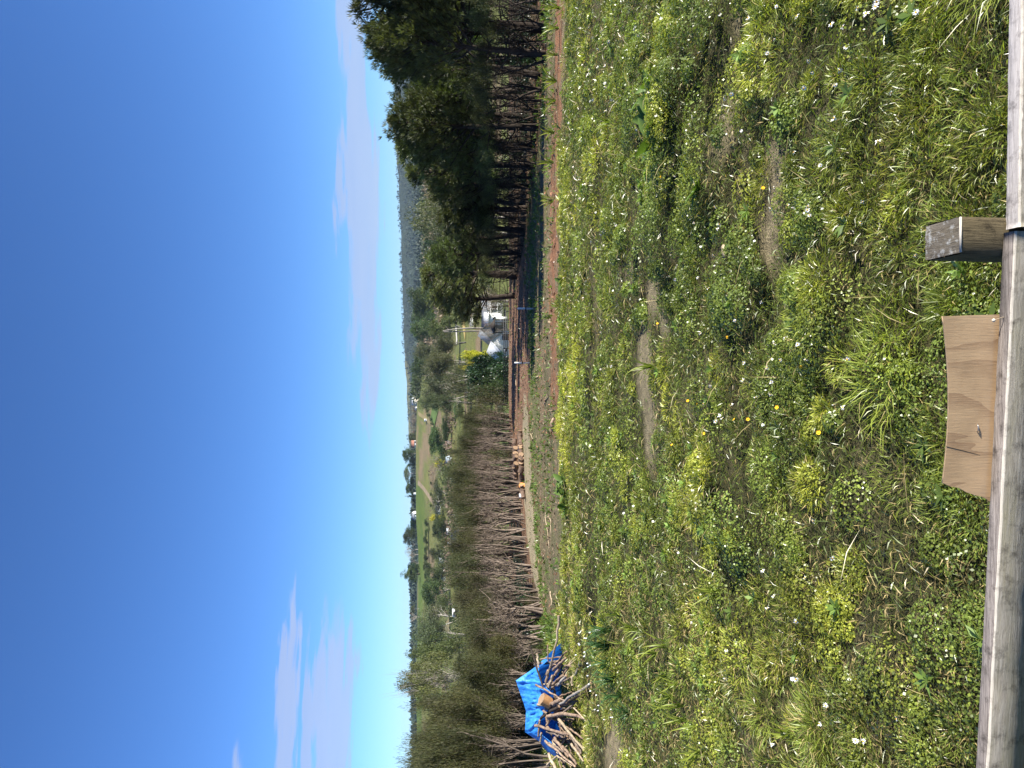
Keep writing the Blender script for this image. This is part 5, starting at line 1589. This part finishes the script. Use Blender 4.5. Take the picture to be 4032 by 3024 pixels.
named = [([(2085, 2540), (2141, 2714)], 9, 'thin dark pole leaning across the right side of the blue tarp', 'bark_dark'), ([(2113, 2574), (2121, 2628)], 11, 'pale stub of branch poking up behind the dark leaning pole', 'stick'),
         ([(2157, 2540), (2158, 2603)], 7, 'straight thin branch beyond the long pale one on the woodpile', 'branch'), ([(2200, 2424), (2194, 2534), (2147, 2684)], 11, 'longest pale branch, running from the tarp out over the grass', 'stick'),
         ([(2110, 2697), (2160, 2723), (2224, 2759)], 9, 'pinkish smooth stick crossing the tarp by the sawn block', 'branch'), ([(2290, 2600), (2266, 2656)], 13, 'weathered branch lying alone on the grass in front of the pile', 'bark_grey'),
         ([(2339, 2690), (2204, 2772)], 13, 'long grey branch reaching nearest to the camera from the pile', 'bark_grey'), ([(2341, 2706), (2235, 2765)], 11, 'dark branch lying against the long grey one', 'bark_dark'),
         ([(2208, 2755), (2149, 2789)], 19, 'thick bark-covered log end beside the sawn block', 'branch'), ([(2204, 2781), (2160, 2806), (2128, 2830)], 13, 'dark curved branch at the middle of the tarp edge', 'bark_dark'),
         ([(2157, 2820), (2235, 2809), (2295, 2829)], 16, 'thick bowed branch with a sawn end facing the camera', 'branch'), ([(2125, 2836), (2119, 2899)], 10, 'short branch lying across the tarp, upper of two', 'branch'),
         ([(2132, 2886), (2127, 2921)], 9, 'short peeled branch lying across the tarp, lower of two', 'stick'), ([(2108, 2858), (2238, 2891)], 13, 'long pinkish branch pointing down from the tarp', 'branch'),
         ([(2154, 2880), (2219, 2899)], 13, 'grey branch beneath the long pinkish one', 'bark_kanuka'), ([(2200, 2833), (2248, 2893), (2304, 2957)], 12, 'long pale branch slanting down to the grass', 'stick'),
         ([(2185, 2905), (2238, 2980)], 13, 'smooth pinkish branch low on the pile', 'branch'), ([(2147, 2918), (2266, 3020)], 11, 'long branch following the lower edge of the tarp', 'branch'),
         ([(2244, 2890), (2287, 2968)], 12, 'grey-brown branch resting on the lowest layer', 'bark_kanuka'), ([(2193, 2976), (2254, 3015)], 7, 'thin forked stick at the tarp corner', 'stick'),
         ([(2160, 2965), (2188, 3030)], 14, 'split pale stump behind the tarp corner', 'stick'), ([(2259, 2788), (2337, 2858)], 6, 'thin pale twig lying over the grass below the pile', 'stick'),
         ([(2158, 2640), (2150, 2690)], 12, 'short branch stub under the long pale branch', 'branch'), ([(2175, 2660), (2160, 2706)], 10, 'broken pale stick in the heap right of the sawn block', 'stick'),
         ([(2230, 2660), (2195, 2700)], 12, 'grey branch in the grass right of the sawn block', 'bark_grey'), ([(2250, 2930), (2300, 3000)], 10, 'pale branch at the grassy foot of the pile', 'stick'),
         ([(2215, 2940), (2270, 3010)], 12, 'brown branch beneath the smooth pinkish one', 'branch')]
for (ctrl, dia, lab, mat) in named:
    stick_obj('cut_branch', ctrl, dia, lab, mat)
for i in range(60):      # the heap beneath
    px = rng.uniform(2150, 2270); py = rng.uniform(2590, 3040)
    px = max(px, line(py, [(2560, 2175), (2660, 2150), (2760, 2170), (2860, 2150), (2950, 2190), (3040, 2210)]))
    L = rng.uniform(50, 120); a = rng.normal() * .6 + (.9 if py > 2800 else -.6)
    stick_obj('cut_branch', [(px - L * .5 * math.cos(a), py - L * .5 * math.sin(a)), (px + L * .5 * math.cos(a), py + L * .5 * math.sin(a))], rng.uniform(6, 13),
              'brown branch buried in the heap under the tarp', ['branch', 'stick', 'bark_kanuka', 'branch'][i % 4], 'branches buried in the woodpile', rng.uniform(.12, .55))
# sawn block
def block():
    d = pile_d(2150) - .12; c = at(2148, 2760, d); s = SC(1, d)
    t = thing('sawn_block', 'orange-brown sawn wood block wedged under the edge of the blue tarp', 'wood block', tuple(c)); t.rotation_euler = (.35, .5, .4)
    b = MB(); r = 23 * s; n = 7; th = np.linspace(0, 6.2832, n, endpoint=False); w = 1 + rng.normal(size=n) * .08
    for k, (z, f) in enumerate(((-23 * s, .95), (21 * s, 1.0))):
        b.add(np.stack([np.cos(th) * r * w * f, np.sin(th) * r * w * f, np.full(n, z)], 1))
    b.q.append(np.array([(j, (j + 1) % n, n + (j + 1) % n, n + j) for j in range(n)]))
    link('side', b.mesh('block_side', plain('split_wood', (.46, .25, .11), .8, .3, 14)), t)
    for z, f in ((21 * s + .001, 1.0), (-23 * s - .001, .95)):
        e = MB()
        e.add(np.vstack([np.stack([np.cos(th) * r * w * f, np.sin(th) * r * w * f, np.full(n, z)], 1), [(0, 0, z)]]), None, [(j, (j + 1) % n, n) for j in range(n)])
        link('cut_face', e.mesh('block_face', M['cutend']), t)
block()
# the tarp: creased sheet from the ridge pole down to the branches, falling away behind
def tarp():
    T = [(2150, 2592), (2108, 2628), (2066, 2656), (2031, 2679), (2046, 2725), (2062, 2770), (2071, 2800), (2069, 2840), (2067, 2883), (2095, 2902), (2122, 2918), (2158, 2963), (2194, 2984)]
    B = [(2156, 2600), (2122, 2630), (2118, 2658), (2134, 2692), (2166, 2724), (2126, 2765), (2145, 2793), (2128, 2825), (2114, 2848), (2138, 2898), (2168, 2922), (2196, 2960), (2206, 2976)]
    nu, nv = 97, 22
    tu = np.linspace(0, 12, nu)
    TX = [np.interp(tu, range(13), [p[i] for p in T]) for i in (0, 1)]
    BX = [np.interp(tu, range(13), [p[i] for p in B]) for i in (0, 1)]
    V = np.zeros((nv + 6, nu, 3))
    uu, ff = np.meshgrid(tu, np.linspace(0, 1, nv))
    CR = (.38 * np.abs(fbm(uu * 1.5 + ff * .5, ff * 1.1, 201, 3) - .5) + .22 * np.abs(fbm(uu * 3.3 - ff, ff * 1.6, 205, 3) - .5) - .05) * (.25 + ff)
    for j in range(nv):
        f = j / (nv - 1)
        for i in range(nu):
            px = TX[0][i] * (1 - f) + BX[0][i] * f; py = TX[1][i] * (1 - f) + BX[1][i] * f
            d = 15.0 * (1 - f) + (pile_d(px) + .12) * f
            # creases fan from the peak (u=3) and the corner (u=8); puckers along the edge
            cr = CR[j, i] + .03 * math.sin(f * 7 + tu[i] * 1.7) * (1 - f) * f * 4
            sag = -.10 * math.sin(math.pi * f) * (1 if f < 1 else 0)
            V[j + 6, i] = at(px, py, d + cr + sag * .5)
    for j in range(6):        # the far side, dropping to the ground
        f = (6 - j) / 6
        for i in range(nu):
            p = V[6, i]
            g = H(p[0], p[1] + 1.2)
            V[j, i] = (p[0] * (1 + .02 * f), p[1] + 1.2 * f, p[2] + (g + .03 - p[2]) * f ** 1.2)
    n = nv + 6
    c0 = V.reshape(-1, 3).mean(0)
    mb = MB()
    i, j = np.meshgrid(np.arange(nu - 1), np.arange(n - 1)); k = (j * nu + i).ravel()
    mb.add(V.reshape(-1, 3) - c0, np.stack([k, k + 1, k + 1 + nu, k + nu], 1))
    m, nt, b, o = new_mat('blue_tarp')
    v = objco(nt)
    nz = noise(nt, 7, 5, .6, v)
    nt.links.new(mixrgb(nt, ramp(nt, nz, .35, .7), (.03, .26, .80), (.09, .40, .92)), b.inputs['Base Color'])
    b.inputs['Roughness'].default_value = .38; b.inputs['Specular IOR Level'].default_value = .6
    bump(nt, b, noise(nt, 9, 5, .65, v), .8, .05)
    tr = nd(nt, 'ShaderNodeBsdfTranslucent'); tr.inputs['Color'].default_value = (.02, .22, .85, 1)
    mx = nd(nt, 'ShaderNodeMixShader'); mx.inputs[0].default_value = .25
    nt.links.new(b.outputs[0], mx.inputs[1]); nt.links.new(tr.outputs[0], mx.inputs[2]); nt.links.new(mx.outputs[0], o.inputs['Surface'])
    t = thing('tarp', 'creased bright blue tarp draped over the woodpile', 'tarp', tuple(c0))
    link('sheet', mb.mesh('tarp_sheet', m, False), t)
    e = MB()
    e.tube((V[-1] - c0) + np.array([0, -.004, -.004]), np.full(nu, .006), 5); link('hem', e.mesh('tarp_hem', m), t)
tarp()

# ------------------------------------------------------------------ fence at the camera's feet
def wood_mat(name, c1, c2, c3, along='x', scale=1.0, lichen=None, bstr=.6):
    m, nt, b, o = new_mat(name)
    st = {'x': (.06, 1, 1), 'z': (1, 1, .08), 'y': (1, .06, 1)}[along]
    v = objco(nt, tuple(s * scale for s in st)); v0 = objco(nt)
    g = noise(nt, 150, 8, .75, v); big = noise(nt, 28, 6, .65, v); blot = noise(nt, 17, 8, .7, v0)
    c = mixrgb(nt, ramp(nt, g, .3, .7), c1, c2)
    c = mixrgb(nt, ramp(nt, big, .45, .7), c, c3)
    c = mixrgb(nt, ramp(nt, blot, .52, .72), c, tuple(x * .45 for x in c1))
    if lichen:
        l = noise(nt, 38, 8, .7, v0); c = mixrgb(nt, ramp(nt, l, .52, .66), c, lichen)
    nt.links.new(c, b.inputs['Base Color']); b.inputs['Roughness'].default_value = .9; b.inputs['Specular IOR Level'].default_value = .2
    bump(nt, b, g, bstr, .006)
    return m
M['rail'] = wood_mat('weathered_rail', (.17, .145, .11), (.42, .385, .32), (.26, .235, .155))
M['railtop'] = wood_mat('weathered_rail_top', (.085, .068, .058), (.40, .35, .31), (.07, .06, .052))
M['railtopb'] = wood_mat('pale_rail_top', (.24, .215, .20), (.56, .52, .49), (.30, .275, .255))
M['arris'] = wood_mat('worn_edge_highlight', (.42, .37, .30), (.70, .64, .54), (.50, .45, .36))  # worn wood on the edges, paled to paint in an edge highlight
M['post'] = wood_mat('lichen_post', (.05, .038, .022), (.19, .15, .085), (.09, .072, .04), 'z', 1.0, None, 1.0)
M['posttop'] = wood_mat('lichen_post_top', (.075, .062, .045), (.17, .15, .12), (.10, .08, .05), 'y', 1.0, (.33, .33, .31), .8)
fence = thing('wooden_fence', 'weathered grey post-and-rail fence at the bottom edge beside the plywood board', 'fence', (0, 0, 0))
def beam(name, p0, p1, h, t, mats, parent, seg=60, wear=.0007):
    """sawn rail from p0 to p1 (top far edge), t thick towards the camera, h deep, worn edges, the near one paled as a highlight"""
    p0, p1 = np.array(p0, float), np.array(p1, float)
    d = p1 - p0; L = np.linalg.norm(d); d /= L
    nrm = np.array([d[1], -d[0], 0]); nrm = nrm if nrm[1] < 0 else -nrm
    e = .0055
    prof = [(0, -h), (0, -e), (e, 0), (t - e, 0), (t, -e), (t, -h)]
    rows = []
    for i in range(seg + 1):
        c = p0 + d * L * i / seg
        w = rng.normal(size=(6, 2)) * wear
        rows.append([c + nrm * (a + w[k, 0]) + np.array([0, 0, b + w[k, 1]]) for k, (a, b) in enumerate(prof)])
    V = np.array(rows); c0 = V.reshape(-1, 3).mean(0)
    mb = MB(); n = 6; q = []
    for i in range(seg):
        for k in range(n):
            q.append((i * n + k, (i + 1) * n + k, (i + 1) * n + (k + 1) % n, i * n + (k + 1) % n))
    mb.add(V.reshape(-1, 3) - c0, q, [(0, 2, 1), (0, 3, 2), (0, 4, 3), (0, 5, 4)] + [(seg * n, seg * n + 1, seg * n + 2), (seg * n, seg * n + 2, seg * n + 3), (seg * n, seg * n + 3, seg * n + 4), (seg * n, seg * n + 4, seg * n + 5)])
    me = mb.mesh(name, mats)
    mi = np.zeros(len(me.polygons), np.int32)
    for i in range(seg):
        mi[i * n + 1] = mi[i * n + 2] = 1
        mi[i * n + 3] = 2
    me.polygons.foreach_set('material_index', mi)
    return link('rail', me, parent, c0)
RZ = .467
def rail_pt(px, py, z=RZ):
    r = ray(px, py); d = (z - CAMZ) / r.z
    return (r.x * d, d, z)
a = np.array(rail_pt(3839, 3024)); b_ = np.array(rail_pt(3947, 918))
ext = a + (a - b_) * .35
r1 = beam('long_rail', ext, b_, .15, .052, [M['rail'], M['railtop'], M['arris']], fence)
r1['label'] = 'long weathered rail running under the plywood board'
a2 = np.array(rail_pt(3956, 906, RZ - .004)); b2 = np.array(rail_pt(3969, 0, RZ - .004)); ext2 = b2 + (b2 - a2) * .5
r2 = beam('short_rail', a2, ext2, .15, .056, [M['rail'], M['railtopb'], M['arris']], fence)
r2['label'] = 'paler rail butted against the long one at the post'
# post behind the rails
pw, pd = .118, .150
pf = np.array(rail_pt(3787, 923, .604))
cx, y0 = pf[0], pf[1]
mb = MB(); n = 12
zs = np.linspace(-.45, .604, n)
ringp = []
e = .008
for i, z in enumerate(zs):
    w = pw / 2; sh = 0
    if i == n - 1:
        sh = .004
    pts = [(-w + e, 0), (w - e, 0), (w, e), (w, pd - e), (w - e, pd), (-w + e, pd), (-w, pd - e), (-w, e)]
    zt = z
    ringp.append([(x * (1 - sh * 3) + rng.normal() * .001, y + rng.normal() * .001, z + ((.010 * (y / pd)) if i == n - 1 else 0)) for x, y in pts])
V = np.array(ringp).reshape(-1, 3)
q = [(i * 8 + k, i * 8 + (k + 1) % 8, (i + 1) * 8 + (k + 1) % 8, (i + 1) * 8 + k) for i in range(n - 1) for k in range(8)]
mb.add(V, q)
link('post', mb.mesh('post_shaft', M['post']), fence, (cx, y0, 0))
tp = MB(); top = V[-8:]
N_ = 8
grid = []
for i in range(N_ + 1):
    for j in range(N_ + 1):
        x = -pw / 2 + pw * i / N_; y = pd * j / N_
        x = max(-pw / 2 + .003, min(pw / 2 - .003, x)); y = max(.002, min(pd - .002, y))
        bz = .604 + .010 * (y / pd) + .003 * math.cos((i / N_ - .5) * 3) + rng.normal() * .0012
        grid.append((x, y, bz))
tp.add(grid, [(i * (N_ + 1) + j, (i + 1) * (N_ + 1) + j, (i + 1) * (N_ + 1) + j + 1, i * (N_ + 1) + j + 1) for i in range(N_) for j in range(N_)])
pt_ = link('post_top', tp.mesh('post_top', M['posttop'], True), fence, (cx, y0, .001)); pt_['label'] = 'lichen-spotted grey top of the post'
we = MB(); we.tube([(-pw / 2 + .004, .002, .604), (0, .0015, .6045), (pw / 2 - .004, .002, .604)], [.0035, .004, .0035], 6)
link('worn_edge_highlight', we.mesh('post_worn_edge', M['arris'], True), fence, (cx, y0, .002))
# plywood board fixed behind the long rail, standing proud of it
def ply():
    tr_, tl, br, bl_ = (3710, 1245), (3711, 1901), (3934, 1238), (3896, 1970)
    def wpos(px, py):
        r = ray(px, py)           # plane just behind the rail's far edge
        A, B_ = np.array(a), np.array(b_)
        dd = (B_ - A)[:2]; nn = np.array([-dd[1], dd[0]]); nn /= np.linalg.norm(nn)
        nn = nn if nn[1] > 0 else -nn
        P0 = A[:2] + nn * .018
        s = (P0 @ nn) / (r.x * nn[0] + r.y * nn[1])
        return np.array([r.x * s, r.y * s, CAMZ + r.z * s]), nn
    nu, nv = 26, 10
    F = np.zeros((nv, nu, 3)); Bk = np.zeros((nv, nu, 3))
    for j in range(nv):
        for i in range(nu):
            u = i / (nu - 1); f = j / (nv - 1) * 1.55
            tpx = 3711 + 24 * math.sin(math.pi * u) ** .9; tpy = 1245 + (1901 - 1245) * u
            bpx = 3934 + (3896 - 3934) * u; bpy = 1238 + (1970 - 1238) * u
            px = tpx + (bpx - tpx) * f; py = tpy + (bpy - tpy) * f
            if u == 1:
                py += 4 * math.sin(j * 2.3)
            p, nn = wpos(px, py)
            F[j, i] = p; Bk[j, i] = p + np.array([nn[0], nn[1], 0]) * .005
    c0 = F.reshape(-1, 3).mean(0)
    t = thing('plywood_board', 'tan plywood offcut with a curved top edge fixed behind the rail', 'board', tuple(c0))
    m, nt, b, o = new_mat('plywood_face')
    tcn = nd(nt, 'ShaderNodeTexCoord')
    mp = nd(nt, 'ShaderNodeMapping'); mp.inputs['Scale'].default_value = (1.0, 1, .22); nt.links.new(tcn.outputs['Object'], mp.inputs['Vector'])
    wv = nd(nt, 'ShaderNodeTexWave', wave_type='BANDS', bands_direction='X', wave_profile='SAW'); wv.inputs['Scale'].default_value = 2.6; wv.inputs['Distortion'].default_value = 16; wv.inputs['Detail'].default_value = 4; wv.inputs['Detail Scale'].default_value = 1.6
    nt.links.new(mp.outputs[0], wv.inputs['Vector'])
    mp2 = nd(nt, 'ShaderNodeMapping'); mp2.inputs['Scale'].default_value = (14, 14, 1.2); nt.links.new(tcn.outputs['Object'], mp2.inputs['Vector'])
    fine = noise(nt, 14, 6, .65, mp2.outputs[0]); blot = noise(nt, 5, 5, .6, tcn.outputs['Object'])
    c = mixrgb(nt, ramp(nt, wv.outputs['Fac'], .62, 1.25), (.54, .37, .21), (.26, .15, .085))
    c = mixrgb(nt, ramp(nt, fine, .45, .9), c, (.52, .37, .22)); 
    cc = mixrgb(nt, 1.0, c, mixrgb(nt, ramp(nt, blot, .3, .7), (.78, .76, .74), (1.15, 1.13, 1.1)), 'MULTIPLY')
    nt.links.new(cc, b.inputs['Base Color']); b.inputs['Roughness'].default_value = .75; b.inputs['Specular IOR Level'].default_value = .25
    bump(nt, b, fine, .25, .003)
    mb = MB(); i, j = np.meshgrid(np.arange(nu - 1), np.arange(nv - 1)); k = (j * nu + i).ravel()
    mb.add(F.reshape(-1, 3) - c0, np.stack([k, k + nu, k + 1 + nu, k + 1], 1))
    link('face', mb.mesh('plywood_face', m), t)
    bm_ = MB(); nF = nu * nv
    Vb = np.vstack([F.reshape(-1, 3) - c0, Bk.reshape(-1, 3) - c0])
    q = []
    q += [(nF + a_, nF + a_ + 1, nF + a_ + 1 + nu, nF + a_ + nu) for a_ in k]
    for i in range(nu - 1):
        q.append((i, i + 1, nF + i + 1, nF + i))
    for j in range(nv - 1):
        q.append((j * nu, nF + j * nu, nF + (j + 1) * nu, (j + 1) * nu)); q.append((j * nu + nu - 1, (j + 1) * nu + nu - 1, nF + (j + 1) * nu + nu - 1, nF + j * nu + nu - 1))
    bm_.add(Vb, q)
    link('ply_edge', bm_.mesh('plywood_edge', plain('ply_edge', (.36, .25, .14), .8, .3, 60)), t)
    # staple and crack
    p, nn = wpos(3847, 1690); n3 = np.array([nn[0], nn[1], 0])
    s = MB(); s.tube([(-.006, 0, 0), (-.004, -.004, 0), (.012, -.005, .001), (.016, 0, 0)], [.002] * 4, 5)
    st = link('staple', s.mesh('staple', plain('bright_steel', (.55, .53, .50), .35, .1, 10, .5, .9)), t, p - c0 - n3 * .001)
    p0, _ = wpos(3726, 1758); p1, _ = wpos(3858, 1792)
    cr = MB(); cr.tube(np.array([p0, (p0 + p1) / 2 + np.array([.001, 0, .001]), p1]) - c0 - n3 * .0004, [.0008, .0006, .0002], 4)
    link('crack', cr.mesh('crack', M['lattice']), t)
    return wpos
wp = ply()
# dry flower head hanging over the board
p, nn = wp(3879, 1262); q, _ = wp(3936, 1242)
t = thing('dry_flower', 'dried flower head on a bent stalk over the corner of the plywood board', 'flower', tuple(p - np.array([nn[0], nn[1], 0]) * .035))
s = MB(); dv = q - p; s.tube([(0, 0, 0), tuple(dv * .5 + np.array([0, -.008, .004])), tuple(dv + np.array([0, .01, -.03]))], [.0013, .0013, .0014], 5, caps=False); link('stem', s.mesh('dry_stem', M['stick']), t)
s = MB(); s.tube([(0, 0, -.005), (0, 0, 0), (0, 0, .005)], [.003, .006, .003], 8); link('head', s.mesh('dry_head', M['cream'], True), t)

# ------------------------------------------------------------------ the air
hb = MB(); hb.box((-6000, -900, -60), (6000, 5600, 75))
hm = bpy.data.materials.new('haze'); hm.use_nodes = True
hn = hm.node_tree; hn.nodes.clear()
ho = hn.nodes.new('ShaderNodeOutputMaterial'); hv = hn.nodes.new('ShaderNodeVolumePrincipled')
hv.inputs['Color'].default_value = (.62, .78, 1.0, 1); hv.inputs['Density'].default_value = 5e-5; hv.inputs['Anisotropy'].default_value = .2
hn.links.new(hv.outputs[0], ho.inputs['Volume'])
tag(link('haze', hb.mesh('haze', hm)), 'thin bluish air over the valley', 'haze', kind='stuff')
